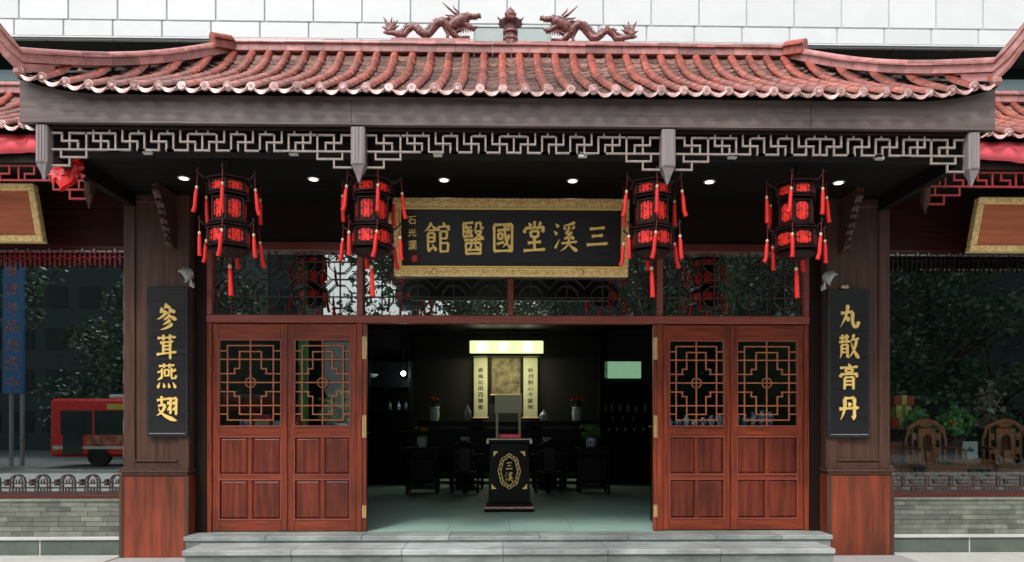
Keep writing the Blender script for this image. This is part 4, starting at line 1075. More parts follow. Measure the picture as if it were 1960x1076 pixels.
# ================================================================== palace lanterns
def hexr(b, x, y, z0, z1, r, a0, bar=.016, pan=None, m=None):
    """open hexagonal tier: posts, top and bottom rails"""
    P6 = [(x+r*math.cos(a0+k*math.pi/3), y+r*math.sin(a0+k*math.pi/3)) for k in range(6)]
    for k in range(6):
        p, q = P6[k], P6[(k+1) % 6]
        b.tube([(p[0], p[1], z0), (p[0], p[1], z1)], bar*.6, 5, False)
        for z in (z0, z1): b.tube([(p[0], p[1], z), (q[0], q[1], z)], bar*.6, 5, False)
    return P6
def lantern():
    x = y = 0; a0 = -math.pi/2+R(8); zt = 4.17
    def z(v): return 1.30+(820-v)/183.6
    t = thing('palace_lantern', '', 'lantern', (0, 0, zt))
    b = MB(); b.tube([(0, 0, zt-.002), (0, 0, z(342))], .009, 8); b.lathe([(.035, zt-.02), (.04, zt-.003)], 0, 0, 12); b.build('hanging_rod', 'lantern_frame', t)
    fr = MB(); tiers = ((357, 375, .20), (387, 429, .175), (445, 473, .215))
    for v0, v1, r in tiers:
        hexr(fr, 0, 0, z(v1), z(v0), r, a0)
    for v, r in ((352, .25), (380, .215), (434, .225), (440, .25), (478, .25), (484, .21)):
        fr.lathe([(r*.98, z(v)-.008), (r, z(v)), (r*.94, z(v)+.010)], 0, 0, 6, False, a0)
    for v0, v1, r in tiers: fr.lathe([(r*.93, z(v1)), (r*.93, z(v0))], 0, 0, 6, False, a0)
    fr.lathe([(.10, z(494)), (.20, z(486))], 0, 0, 6, False, a0); fr.lathe([(.20, z(350)), (.06, z(343))], 0, 0, 6, False, a0)
    body = fr.build('frame', 'lantern_frame', t)
    for ti, (v0, v1, r) in enumerate(tiers):
        for k in range(6):
            A, B = a0+k*math.pi/3, a0+(k+1)*math.pi/3
            p = Vector((r*.97*math.cos(A), r*.97*math.sin(A), 0)); q = Vector((r*.97*math.cos(B), r*.97*math.sin(B), 0))
            m0, m1 = p.lerp(q, .15), p.lerp(q, .85); h = (z(v0)-z(v1)); za, zc = z(v1)+h*.10, z(v0)-h*.10
            n = Vector((p.y-q.y, q.x-p.x, 0)).normalized()*.006
            c_ = h*.12; e = (q-p).normalized()*min(.03, h*.2)
            out = [m0+e+Vector((0,0,za)), m1-e+Vector((0,0,za)), m1+Vector((0,0,za+c_)), m1+Vector((0,0,zc-c_)), m1-e+Vector((0,0,zc)), m0+e+Vector((0,0,zc)), m0+Vector((0,0,zc-c_)), m0+Vector((0,0,za+c_))]
            b = MB(); vs = [o+n for o in out]+[o-n for o in out]
            b.add(vs, [tuple(range(8)), tuple(range(15, 7, -1))]+[(i, i+8, (i+1) % 8+8, (i+1) % 8) for i in range(8)])
            cp = b.build('cloth_panel', 'lantern_cloth', t)
            b = MB(); nn_ = n*1.8; mm = (za+zc)/2
            b.tube([m0+nn_*-1+Vector((0, 0, mm)), m0.lerp(m1, .22)-nn_+Vector((0, 0, mm))], .004, 4, False); b.tube([m1-nn_+Vector((0, 0, mm)), m0.lerp(m1, .78)-nn_+Vector((0, 0, mm))], .004, 4, False)
            for q in (.0, 1.0):
                e0 = m0.lerp(m1, .5); b.tube([e0-nn_+Vector((0, 0, za if q == 0 else zc)), e0-nn_+Vector((0, 0, za+(zc-za)*(.16 if q == 0 else .84)))], .004, 4, False)
            for q in (.18, .82):
                e0 = m0.lerp(m1, q); b.tube([e0-nn_+Vector((0, 0, za)), e0-nn_+Vector((0, 0, zc))], .0035, 4, False)
            b.build('panel_fret', 'lantern_frame', cp)
    # arms and tassels
    rt = random.Random(11)
    for lvl, (va, vb, r0, vt0, vt1, rr) in enumerate(((352, 347, .22, 378, 418, .315), (440, 436, .23, 462, 500, .30))):
        for k in range(6):
            A = a0+k*math.pi/3; ca, sa = math.cos(A), math.sin(A)
            arm = MB(); R_ = rr
            arm.tube([(r0*.9*ca, r0*.9*sa, z(va)), (R_*.85*ca, R_*.85*sa, z(va)-.008), (R_*1.04*ca, R_*1.04*sa, z(vb-4)), (R_*.98*ca, R_*.98*sa, z(vb-9))], [.013, .012, .010, .006], 6)
            ao = arm.build('arm', 'lantern_frame', t)
            b = MB(); sw = rt.uniform(-.045, .045); ex, ey = R_*ca, R_*sa
            b.tube([(ex, ey, z(vb-2)), (ex+sw*.3, ey, z(vt0-5))], .0035, 5)
            tl = b.build('tassel_cord', 'cord', t)
            b = MB(); b.ball((ex+sw*.3, ey, z(vt0-3)), .016, 8, 5, (1, 1, 1.3)); b.build('bead', 'bead', tl)
            b = MB(); ln = rt.uniform(0, 7); b.tube([(ex+sw*.3, ey, z(vt0)), (ex+sw*.5, ey, z(vt0+6)), (ex+sw*.8, ey, z(vt1-8)), (ex+sw*1.3, ey+.006, z(vt1+ln))], [.012, .019, .020, .023], 8); b.build('tassel', 'tassel', tl)
    b = MB(); b.tube([(0, 0, z(494)), (0, 0, z(511))], .005, 6); tl = b.build('tassel_cord', 'cord', t)
    b = MB(); b.ball((0, 0, z(513)), .02, 8, 6, (1, 1, 1.3)); b.build('bead', 'bead', tl)
    b = MB(); b.tube([(0, 0, z(516)), (0.004, 0, z(525)), (.012, 0, z(568))], [.016, .021, .026], 10); b.build('tassel', 'tassel', tl)
    return t
lt = lantern()
labs = ('red and black hexagonal palace lantern beside the left pillar, leftmost of four', 'red and black palace lantern overlapping the left end of the gold name board',
        'red and black palace lantern overlapping the right end of the gold name board', 'red and black hexagonal palace lantern beside the right pillar, rightmost of four')
lt['group'] = 'palace lanterns under the portico'
for i, (u, rz) in enumerate(((440, 0), (711, 14), (1247, -10), (1524, 22))):
    X = WX(u, -1.6)
    o = lt if i == 0 else copy_thing(lt, (0, 0, 0))
    o.location = (X, -1.6, 4.17); o.rotation_euler = (0, 0, R(rz)); o['label'] = labs[i]

# ================================================================== ridge ornaments
def dragon():
    def p(cx, cy, dy=0):
        x, z = W(720+cx/6.76, cy/6.76, YR); return (x, YR+dy, z)
    k = 1/6.76/153.6
    rg = random.Random(4)
    # long wavy body
    ctrl = [(95, 405), (150, 425), (220, 440), (300, 455), (360, 440), (400, 385), (455, 350), (510, 365), (560, 420), (620, 455), (680, 430), (730, 370), (780, 320), (840, 290), (905, 320), (950, 375), (1010, 430), (1060, 440)]
    rad = [14, 22, 28, 34, 36, 36, 36, 36, 38, 40, 42, 44, 46, 48, 50, 50, 46, 40]
    sm = []; sr = []
    for i in range(len(ctrl)-1):
        for q in range(3):
            t = q/3; sm.append((ctrl[i][0]*(1-t)+ctrl[i+1][0]*t, ctrl[i][1]*(1-t)+ctrl[i+1][1]*t)); sr.append((rad[i]*(1-t)+rad[i+1]*t)*k*1.1)
    root = thing('dragon_ornament', 'dark red dragon on the roof ridge left of the pagoda finial, facing right', 'dragon ornament', p(620, 520), 'dragons on the roof ridge')
    b = MB(); b.tube([p(a, c, .02*math.sin(a*.02)) for a, c in sm], sr, 10); 
    b.build('body', 'ornament', root)
    b = MB()                                                 # back fins
    for i in range(3, len(sm)-2):
        (a, c), (a2, c2) = sm[i], sm[i+1]; d = Vector((a2-a, c2-c)).normalized(); n = Vector((d.y, -d.x)); r = sr[i]/k
        if n.y > 0: n = -n
        q0 = p(a+n.x*r*.8, c+n.y*r*.8); q1 = p(a+n.x*(r+34)-d.x*16, c+n.y*(r+34)-d.y*16); b.tube([q0, q1], [.020, .003], 5, False)
    b.build('back_fin', 'ornament', root)
    b = MB()                                                 # tail fan
    for (a, c) in ((92, 215), (128, 255), (205, 215), (240, 262), (285, 262), (300, 330), (70, 345)):
        b.tube([p(165, 395), p((165+a)/2+5, (390+c)/2), p(a, c)], [.028, .02, .003], 6)
    b.build('tail', 'ornament', root)
    b = MB()                                                 # neck, skull, jaws
    b.tube([p(930, 360), p(990, 330), p(1060, 280), p(1130, 240)], [.05, .07, .075, .065], 10)
    b.ball(p(1120, 250), .078, 10, 8, (1.2, .9, .9))
    b.tube([p(1120, 225), p(1200, 215), p(1290, 220), p(1345, 205), p(1350, 235)], [.05, .04, .032, .026, .012], 8)
    b.tube([p(1120, 300), p(1200, 345), p(1260, 370), p(1310, 350)], [.04, .034, .026, .012], 8)
    b.ball(p(1180, 180), .022, 8, 6); b.ball(p(1320, 185), .016, 8, 6)
    hd = b.build('head', 'ornament', root)
    b = MB()
    for a in (1210, 1240, 1270, 1300): b.tube([p(a, 245), p(a+4, 275)], [.008, .001], 5); b.tube([p(a-8, 345), p(a-4, 315)], [.008, .001], 5)
    b.build('tooth', 'tile_cap', hd)
    b = MB()
    b.tube([p(1060, 205), p(1000, 160), p(930, 100), p(860, 35)], [.018, .016, .012, .004], 7)
    b.tube([p(1050, 225), p(980, 205), p(910, 200), p(885, 180)], [.016, .013, .009, .003], 7, )
    b.tube([p(1070, 190, -.04), p(1010, 130, -.04), p(1000, 90, -.04)], [.014, .01, .003], 7)
    b.build('horn', 'ornament', hd)
    b = MB()                                                 # mane and beard
    for i in range(34):
        a = rg.uniform(930, 1110); c = rg.uniform(240, 400); b.tube([p(a+40, c), p(a, c+8, rg.uniform(-.05, .05)), p(a-45, c+rg.uniform(-25, 35), rg.uniform(-.07, .07))], [.018, .014, .002], 6)
    for i in range(7):
        a = 1110+i*28; b.tube([p(a, 350+i*3), p(a-8, 400), p(a+rg.uniform(-20, 14), 450-i*7)], [.014, .010, .002], 6)
    b.build('mane', 'ornament', hd)
    for (h, f_, c_) in (((1000, 430), (1080, 490), (1190, 480)), ((880, 330), (930, 440), (920, 500)), ((640, 450), (610, 500), (660, 515)), ((330, 450), (290, 490), (250, 505))):
        b = MB(); b.tube([p(*h), p(*f_), p(*c_)], [.034, .024, .018], 8)
        for q in (-14, 0, 14): b.tube([p(*c_), p(c_[0]+26, c_[1]+q*.6+4, q*.002)], [.010, .002], 5)
        b.build('leg', 'ornament', root)
    b = MB(); x0_ = p(200, 0)[0]; x1_ = p(1215, 0)[0]; zb_ = p(0, 545)[2]
    b.cbox(x0_, x1_, YR-.045, YR+.045, zb_-.03, p(0, 505)[2], .008); b.build('base', 'ridge_tile', root)
    return root
dr = dragon()
mid = WX(977, YR)
def mirror_copy(root, cxm):
    def cp(o, par):
        c = o.copy(); c.data = o.data.copy() if o.data else None; C.objects.link(c); c.parent = par
        if c.data: c.data.transform(Matrix.Scale(-1, 4, (1, 0, 0))); c.data.flip_normals()
        for ch in [q for q in S.objects if q.parent is o]: cp(ch, c)
        return c
    r = cp(root, None); r.location.x = 2*cxm-root.location.x; return r
d2 = mirror_copy(dr, mid); d2['label'] = 'dark red dragon on the roof ridge right of the pagoda finial, facing left'; d2.location.z -= .02
X = WX(977, YR); zz = lambda v: WZ(v, YR)
t = thing('pagoda_finial', 'dark red pagoda shaped finial in the middle of the roof ridge', 'finial', (X, YR, zz(88)))
b = MB(); b.lathe([(.085, zz(90)), (.085, zz(80)), (.10, zz(78)), (.10, zz(74)), (.075, zz(73)), (.075, zz(66)), (.10, zz(65)), (.10, zz(61)), (.08, zz(60)), (.08, zz(50))], X, YR, 8, False, R(22.5)); b.build('tower', 'ornament', t)
b = MB(); b.lathe([(.15, zz(46.5)), (.155, zz(44)), (.10, zz(38)), (.06, zz(34))], X, YR, 8, False, R(22.5))
for k in range(8):
    a = R(22.5)+k*math.pi/4; b.tube([(X+.13*math.cos(a), YR+.13*math.sin(a), zz(43)), (X+.165*math.cos(a), YR+.165*math.sin(a), zz(41)), (X+.175*math.cos(a), YR+.175*math.sin(a), zz(38))], [.012, .01, .003], 5)
b.build('tier_roof', 'ornament', t)
b = MB(); b.lathe([(.055, zz(34)), (.07, zz(30)), (.06, zz(24)), (.04, zz(20)), (.02, zz(17)), (.004, zz(13))], X, YR, 12); b.build('spire', 'ornament', t)

# ================================================================== INTERIOR seen through the doorway
def I(u, v, Y): return W(u, v, Y)
def boxpx(b, u0, u1, v0, v1, Y, dep, c=.004):
    xa, zt = W(u0, v0, Y); xb, zb = W(u1, v1, Y); b.cbox(xa, xb, Y, Y+dep, zb, zt, c); return xa, xb, zb, zt
# lectern
Y = 2.0
X = WX(974.5, Y+.2); k = 1/123.
t = thing('lectern', 'black lacquered lectern with gold oval emblem standing in the doorway', 'lectern', (X, Y+.2, 0))
zk = lambda v: 1.30-(v-820)*k
b = MB(); b.cbox(X-.39, X+.39, Y, Y+.5, 0.0, .045, .008); b.cbox(X-.36, X+.36, Y+.02, Y+.48, .085, .14, .008); b.build('plinth', 'black_lacquer', t)
b = MB(); b.cbox(X-.385, X+.385, Y-.004, Y+.49, .048, .083, .012); b.build('plinth_band', 'tile_cap', t)
b = MB()
vs = [(X-.325, Y+.04, .141), (X+.325, Y+.04, .141), (X+.325, Y+.46, .141), (X-.325, Y+.46, .141), (X-.305, Y+.06, 1.075), (X+.305, Y+.06, 1.075), (X+.305, Y+.44, 1.075), (X-.305, Y+.44, 1.075)]
b.add(vs, [(0,3,2,1),(4,5,6,7),(0,1,5,4),(1,2,6,5),(2,3,7,6),(3,0,4,7)]); b.build('body', 'black_lacquer', t, bevel=.008)
b = MB(); b.cbox(X-.345, X+.345, Y, Y+.5, 1.076, 1.12, .008); b.build('top', 'black_lacquer', t)
b = MB(); b.cbox(X-.35, X+.35, Y-.004, Y+.504, 1.121, 1.139, .005); b.cbox(X-.355, X-.315, Y-.012, Y+.03, 1.06, 1.12, .008); b.cbox(X+.315, X+.355, Y-.012, Y+.03, 1.06, 1.12, .008); b.build('trim', 'scroll_paper', t)
for sx in (-1, 1):
    for zc, sz, dx in ((zk(864), 1, .245), (zk(936), -1, .275)):
        b = MB(); x_ = X+sx*dx; yy = Y+.035
        b.prism([(x_, zc), (x_-sx*.075, zc), (x_-sx*.05, zc-sz*.03), (x_-sx*.03, zc-sz*.03), (x_-sx*.03, zc-sz*.05), (x_, zc-sz*.08)], yy-.006, yy+.004); b.build('corner_ornament', 'gold_leaf', t)
b = MB(); cx_, cz_ = X, zk(902)
for ra, rb in ((.165, .26), (.125, .215)):
    for q in range(28):
        a = 2*math.pi*q/28; c = a+2*math.pi/28; w1 = 1+.05*math.cos(8*a); w2 = 1+.05*math.cos(8*c)
        b.seg((cx_+ra*w1*math.cos(a), Y+.03, cz_+rb*w1*math.sin(a)), (cx_+ra*w2*math.cos(c), Y+.03, cz_+rb*w2*math.sin(c)), .014, .012, .003)
for q in range(20):
    a = 2*math.pi*(q+.5)/20; b.ball((cx_+.145*math.cos(a), Y+.03, cz_+.24*math.sin(a)), .014, 6, 4)
b.build('oval_emblem', 'gold', t)
write('三', cx_, cz_+.085, .12, .14, Y+.042, 'gold_leaf', t, bold=.03)
write('溪', cx_, cz_-.085, .13, .14, Y+.042, 'gold_leaf', t, bold=.02)
b = MB(); xa, zt = W(955, 824, Y+.1); xb, _ = W(997, 824, Y+.1); b.cbox(xa, xb, Y+.1, Y+.33, 1.140, 1.21, .008)
t = thing('register_book', 'thick bright red book lying on top of the black lectern', 'book', ((xa+xb)/2, Y+.2, 1.14)); b.build('cover', 'book_red', t)
b = MB(); b.box(xa+.008, xb-.008, Y+.096, Y+.1005, 1.150, 1.200); b.build('pages', 'red_cloth', t)
# stand behind the lectern
Y = 3.4
t = thing('display_stand', 'pale yellow panel stand on two posts behind the lectern', 'stand', (WX(972, Y), Y, 0))
b = MB(); boxpx(b, 947, 999, 755, 791, Y, .05); b.build('panel', 'pale_board', t)
for u in (950, 993): b = MB(); xx = WX(u+1.5, Y); b.cbox(xx-.022, xx+.022, Y+.0, Y+.04, 0, WZ(791.5, Y)); b.build('post', 'pale_board', t)
b = MB(); boxpx(b, 944, 1002, 866, 872, Y, .3); b.build('foot_rail', 'black_furniture', t)
# scrolls
Y = 9.4
def scroll(u0, u1, v0, v1, label, m, chars=None):
    xa, zt = W(u0, v0, Y); xb, zb = W(u1, v1, Y)
    t = thing('hanging_scroll', label, 'scroll', ((xa+xb)/2, Y, zb))
    b = MB(); b.cbox(xa, xb, Y, Y+.02, zb, zt, .004); b.build('paper', 'scroll_paper' if m != 'painting' else 'painting', t)
    b = MB(); b.tube([(xa-.03, Y, zb), (xb+.03, Y, zb)], .022, 8); b.tube([(xa-.01, Y, zt), (xb+.01, Y, zt)], .015, 8); b.build('roller', 'bead', t)
    if chars:
        n = len(chars)
        for i, ch in enumerate(chars):
            write(ch, (xa+xb)/2, zt-(zt-zb)*(.17+.70*(i+.5)/n), (xb-xa)*.42, (zt-zb)*.075, Y-.002, 'ink', t, thick=.003, bold=.02)
    return t
scroll(907, 933, 683, 800, 'left of two pale calligraphy scrolls on the back wall', 'p', '春風化雨百草香')
scroll(1002, 1029, 683, 800, 'right of two pale calligraphy scrolls on the back wall', 'p', '秋月照心千家安')
scroll(941, 996, 683, 756, 'dim brown landscape painting hanging between the two calligraphy scrolls', 'painting')
# glowing canopy above the scrolls
Y = 8.4
t = thing('canopy_lamp', 'glowing pale yellow canopy lamp hanging above the scrolls', 'lamp', (WX(969, Y), Y, WZ(676, Y)))
b = MB(); xa, xb, zb_, zt_ = boxpx(b, 899, 1040, 652, 677, Y, .5, .02); b.build('shade', 'lamp_shade', t)
for u in (923, 963, 1010):
    b = MB(); xx = WX(u, Y); b.ball((xx, Y-.01, WZ(664, Y)), .13 if u != 963 else .11, 10, 8, (1, .2, .9)); b.build('glow_bulb', 'lamp_core', t)
b = MB(); boxpx(b, 897, 1042, 676.5, 681, Y-.02, .54); boxpx(b, 897, 1042, 649, 652, Y-.02, .54); b.tube([(WX(971, Y), Y+.2, WZ(650, Y)), (WX(971, Y), Y+.2, 3.7)], .02, 6); b.build('rim', 'black_furniture', t)
ll = bpy.data.lights.new('canopy_glow', 'AREA'); ll.shape = 'RECTANGLE'; ll.size = 1.5; ll.size_y = .3; ll.energy = 36; ll.color = (1, .98, .62)
lo = bpy.data.objects.new('canopy_glow', ll); C.objects.link(lo); lo.location = (0, .1, -.07); lo.rotation_euler = (R(28), 0, 0); lo.parent = t
# light box and led
Y = 8.0
t = thing('light_box', 'glowing green light box above the bottle shelf at the back right', 'light box', (WX(1192, Y), Y, WZ(725, Y)))
b = MB(); boxpx(b, 1157, 1227, 692, 724, Y, .08); b.build('panel', 'light_box', t)
b = MB(); boxpx(b, 1155, 1229, 690, 692, Y-.01, .1); boxpx(b, 1155, 1229, 724.2, 726, Y-.01, .1); b.build('frame', 'black_furniture', t)
Y = 7.0; X, Z = W(772, 715, Y)
t = thing('led_spot', 'bright white round spot lamp at the back left of the dark room', 'lamp', (X, Y, Z))
b = MB(); b.ball((X, Y, Z), .055, 12, 8, (1, .6, 1)); b.build('bulb', 'led', t)
b = MB(); b.tube([(X, Y+.03, Z), (X, Y+.12, Z)], [.05, .03], 10); b.tube([(X, Y+.1, Z), (X, Y+.1, 3.7)], .012, 6); b.build('holder', 'black_furniture', t)
lp = bpy.data.lights.new('led_glow', 'POINT'); lp.energy = 5; lp.color = (.85, 1, .97); lp.shadow_soft_size = .05
lg = bpy.data.objects.new('led_glow', lp); C.objects.link(lg); lg.location = (0, -.12, 0); lg.parent = t
Y = 7.4; X, Z = W(713, 719, Y)
t = thing('bowl_lamp', 'pale bluish glass bowl lamp at the far left of the doorway', 'lamp', (X, Y, Z))
b = MB(); b.lathe([(.02, Z-.05), (.10, Z-.02), (.14, Z+.03), (.13, Z+.035)], X, Y, 12); b.build('bowl', 'porcelain', t)
b = MB(); b.tube([(X, Y, Z+.03), (X, Y, 3.7)], .01, 6); b.build('rod', 'black_furniture', t)
# bottle shelves
def shelf(u0, u1, v0, v1, Y, bv, label, n_each, glabel):
    xa, zt = W(u0, v0, Y); xb, zb = W(u1, v1, Y)
    t = thing('display_shelf', label, 'shelf', ((xa+xb)/2, Y, 0))
    for x in (xa, xb): b = MB(); b.cbox(x-.03, x+.03, Y, Y+.35, 0, zt); b.build('upright', 'black_furniture', t)
    b = MB()
    for v in bv: Z = WZ(v, Y); b.cbox(xa+.031, xb-.031, Y+.01, Y+.34, Z-.025, Z, .003)
    b.box(xa, xb, Y+.34, Y+.36, 0, zt); b.build('board', 'black_furniture', t)
    return xa, xb
def bottle(x, y, z, h, label, group, m='glass_bottle'):
    o = MB().lathe([(h*.16, z), (h*.2, z+h*.05), (h*.2, z+h*.62), (h*.09, z+h*.75), (h*.08, z+h*.92), (h*.1, z+h)], x, y, 10).build('bottle', m)
    tag(o, label, 'bottle', group); return o
shelf(1150, 1250, 732, 905, 7.3, (760, 788, 807, 826, 860), 'tall black shelf of bottles at the back right of the room', 5, '')
for i, u in enumerate((1160, 1172, 1188, 1203, 1218, 1236)):
    bottle(WX(u, 7.35), 7.4, WZ(787.5, 7.3), .17+.02*(i % 2), 'silvery glass bottle in the upper row of the back right shelf', 'upper row bottles on the right shelf')
for i, u in enumerate((1174, 1193, 1212)):
    bottle(WX(u, 7.35), 7.4, WZ(806.5, 7.3), .12, 'small bottle in the middle row of the back right shelf', 'middle row bottles on the right shelf')
for i, u in enumerate((1166, 1181, 1198, 1215, 1232)):
    bottle(WX(u, 7.35), 7.4, WZ(825.5, 7.3), .10, 'small bottle in the lowest row of the back right shelf', 'lowest row bottles on the right shelf', 'porcelain')
shelf(705, 784, 690, 905, 7.1, (740, 786, 826, 860), 'tall black shelf of bottles at the back left of the room', 3, '')
for i, u in enumerate((746, 763, 777)):
    bottle(WX(u, 7.15), 7.2, WZ(785.5, 7.1), .20, 'silvery glass bottle in a row on the back left shelf', 'bottles on the left shelf', 'blue_white' if i == 1 else 'glass_bottle')

def vase_with(u, vb, vt, Y, w_, label, flowers, m='porcelain', fr=.16, fl='leaf', fz=None, name='flower_vase', cat='vase'):
    X, zb = W(u, vb, Y); zt = WZ(vt, Y)
    t = thing(name, label, cat, (X, Y, zb)); h = zt-zb
    b = MB(); b.lathe([(w_*.75, zb), (w_*.85, zb+h*.1), (w_, zb+h*.55), (w_*.9, zb+h*.85), (w_, zt), (w_*.85, zt-.005), (w_*.7, zb+h*.5)], X, Y, 14); b.build('pot', m, t)
    rg = random.Random(int(u))
    b = MB()
    for _ in range(160):
        a = rg.uniform(0, 6.28); r = rg.uniform(0, fr); b.leaf((X+r*math.cos(a), Y+r*math.sin(a)*.8, zt+rg.uniform(-.01, fr*1.1)), fr*.35, rg)
    b.build('foliage', fl, t)
    if flowers:
        for i in range(7):
            b = MB(); a = rg.uniform(0, 6.28); r = rg.uniform(0, fr); c = (X+r*math.cos(a), Y+r*math.sin(a)*.6, zt+fr*1.15+rg.uniform(-.02, .03))
            for _ in range(26): b.leaf((c[0]+rg.uniform(-.03, .03), c[1]+rg.uniform(-.03, .03), c[2]+rg.uniform(-.025, .025)), .04, rg)
            b.build('flower', flowers, t)
    return t
def table(u0, u1, vtop, Y, dep, label, vb=None, m='black_furniture', name='side_table', rails=True, ztop=None, z0=0):
    xa = WX(u0, Y); xb = WX(u1, Y); zt = WZ(vtop, Y) if ztop is None else ztop
    t = thing(name, label, 'table', ((xa+xb)/2, Y, 0))
    b = MB(); b.cbox(xa-.02, xb+.02, Y-.02, Y+dep+.02, zt-.035, zt, .008); b.build('top', m, t)
    for x in (xa+.025, xb-.025):
        for y in (Y+.025, Y+dep-.025): b = MB(); b.cbox(x-.024, x+.024, y-.024, y+.024, z0, zt-.036, .006); b.build('leg', m, t)
    b = MB(); b.cbox(xa+.05, xb-.05, Y+.005, Y+.03, zt-.13, zt-.04, .004); b.cbox(xa+.05, xb-.05, Y+.005, Y+.03, z0+.10, z0+.13, .004)
    b.cbox(xa+.05, xb-.05, Y+.02, Y+dep-.02, z0+.132, z0+.15, .004)
    if rails: b.cbox(xa+.05, xb-.05, Y+.03, Y+dep-.03, .25, zt-.2, .02)
    b.build('apron', m, t); return t
table(776, 838, 857, 5.0, .5, 'square black side table left of the doorway axis with a pale pot')
table(1108, 1168, 857, 5.0, .5, 'square black side table right of the doorway axis with a blue and white pot')
table(800, 1140, 806, 7.9, .55, 'long black altar table against the back wall holding the vases', name='altar_table')
table(860, 925, 870, 6.2, .5, 'low black tea table behind the lectern on the left'); table(1020, 1085, 870, 6.2, .5, 'low black tea table behind the lectern on the right')
vase_with(831, 806, 779, 8.0, .13, 'white vase of red flowers on the left end of the altar table', 'flower_red')
vase_with(1104, 806, 779, 8.0, .12, 'white vase of red flowers on the right end of the altar table', 'flower_red')
vase_with(808, 856, 836, 5.2, .11, 'pale square pot with yellow flowers on the left side table', 'flower_yellow', fr=.13)
vase_with(1131, 856, 836, 5.2, .11, 'blue and white pot with a green plant on the right side table', None, m='blue_white', fr=.22, fl='bright_leaf')
def jar(u, v0, v1, Y, w_, label, m='porcelain', cat='jar'):
    X, zt = W(u, v0, Y); zb = WZ(v1, Y); h = zt-zb
    t = thing('lidded_jar' if cat == 'jar' else 'tea_bowl', label, cat, (X, Y, zb))
    b = MB()
    if cat == 'jar': b.lathe([(w_*.6, zb), (w_, zb+h*.3), (w_*.95, zb+h*.6), (w_*.5, zb+h*.75)], X, Y, 12)
    else: b.lathe([(w_*.5, zb), (w_*.9, zb+h*.5), (w_, zt), (w_*.9, zt-.004)], X, Y, 14)
    b.build('body', m, t)
    if cat == 'jar': b = MB(); b.lathe([(w_*.55, zb+h*.752), (w_*.5, zb+h*.82), (w_*.15, zb+h*.9), (w_*.2, zt), (w_*.02, zt+.004)], X, Y, 12); b.build('lid', m, t)
jar(895, 775, 806, 8.05, .09, 'tall grey lidded jar left of the scrolls on the altar table', 'glass_bottle')
jar(1041, 785, 806, 8.05, .11, 'round pale lidded jar right of the scrolls on the altar table')
jar(890, 837, 848, 6.3, .10, 'pale tea bowl on a stand left of the lectern', cat='bowl'); jar(1047, 837, 848, 6.3, .10, 'pale tea bowl on a stand right of the lectern', cat='bowl')
for u, l in ((890, 'left'), (1047, 'right')):
    X = WX(u, 6.3); t = thing('bowl_stand', 'slim black stand under the pale tea bowl %s of the lectern' % l, 'stand', (X, 6.3, 0)); zt = WZ(848.4, 6.3)
    b = MB(); b.lathe([(.12, .82), (.05, .86), (.04, zt-.04), (.11, zt-.02), (.11, zt)], X, 6.3, 10); b.build('column', 'black_furniture', t)
    b = MB(); b.cbox(X-.2, X+.2, 6.1, 6.5, .0, .819, .01); b.build('cabinet', 'black_furniture', t)

# chairs
def chair(x, y, rz, m, label, group, sc=1.0):
    t = thing('armchair', label, 'chair', (0, 0, 0), group)
    b = MB(); b.cbox(-.29, .29, -.24, .24, .42, .46, .012); b.build('seat', m, t)
    for sx in (-1, 1):
        for sy in (-1, 1): b = MB(); b.cbox(sx*.27-.02, sx*.27+.02, sy*.22-.02, sy*.22+.02, 0, .419, .006); b.build('leg', m, t)
    b = MB(); b.cbox(-.12, .12, .20, .225, .461, .97, .01)
    b.cbox(-.125, -.10, .192, .199, .47, .96, .003); b.cbox(.10, .125, .192, .199, .47, .96, .003); b.lathe([(.01, 0), (.055, .004), (.06, .010), (.03, .014)], 0, 0, 12)
    for i_ in range(len(b.v)-48, len(b.v)): q = b.v[i_]; b.v[i_] = (q[0], .2-q[2], .82+q[1])
    b.build('back_splat', m, t)
    for sx in (-1, 1):
        b = MB(); b.cbox(sx*.20-.012, sx*.20+.012, .205, .225, .461, .99, .004); b.cbox(sx*.14, sx*.188, .206, .222, .60, .70, .012); b.cbox(sx*.14, sx*.188, .206, .222, .80, .90, .012); b.build('back_rail', m, t)
    b = MB(); b.tube([(-.27, .22, .46), (-.29, .23, .8), (-.24, .235, .98), (-.12, .235, 1.05), (0, .235, 1.08), (.12, .235, 1.05), (.24, .235, .98), (.29, .23, .8), (.27, .22, .46)], [.018, .02, .03, .035, .045, .035, .03, .02, .018], 8)
    b.ball((0, .235, 1.04), .07, 10, 6, (1.6, .4, 1)); b.build('crest_rail', m, t)
    for sx in (-1, 1):
        b = MB(); b.tube([(sx*.28, .22, .70), (sx*.31, .05, .70), (sx*.30, -.18, .67), (sx*.29, -.22, .46)], .02, 8); b.tube([(sx*.28, .0, .46), (sx*.30, .0, .69)], .014, 6)
        b.build('armrest', m, t)
    b = MB(); b.cbox(-.25, .25, -.235, -.205, .10, .13, .004); b.cbox(-.25, .25, -.235, -.21, .34, .418, .004); b.build('stretcher', m, t)
    t.location = (x, y, 0); t.rotation_euler = (0, 0, rz); t.scale = (sc, sc, sc); return t
chair(WX(890, 5.2), 5.3, R(180), 'black_furniture', 'black armchair in the dark left of the lectern, back to the door', 'black armchairs in the hall', .95)
chair(WX(1050, 5.2), 5.3, R(180), 'black_furniture', 'black armchair in the dark right of the lectern, back to the door', 'black armchairs in the hall', .95)
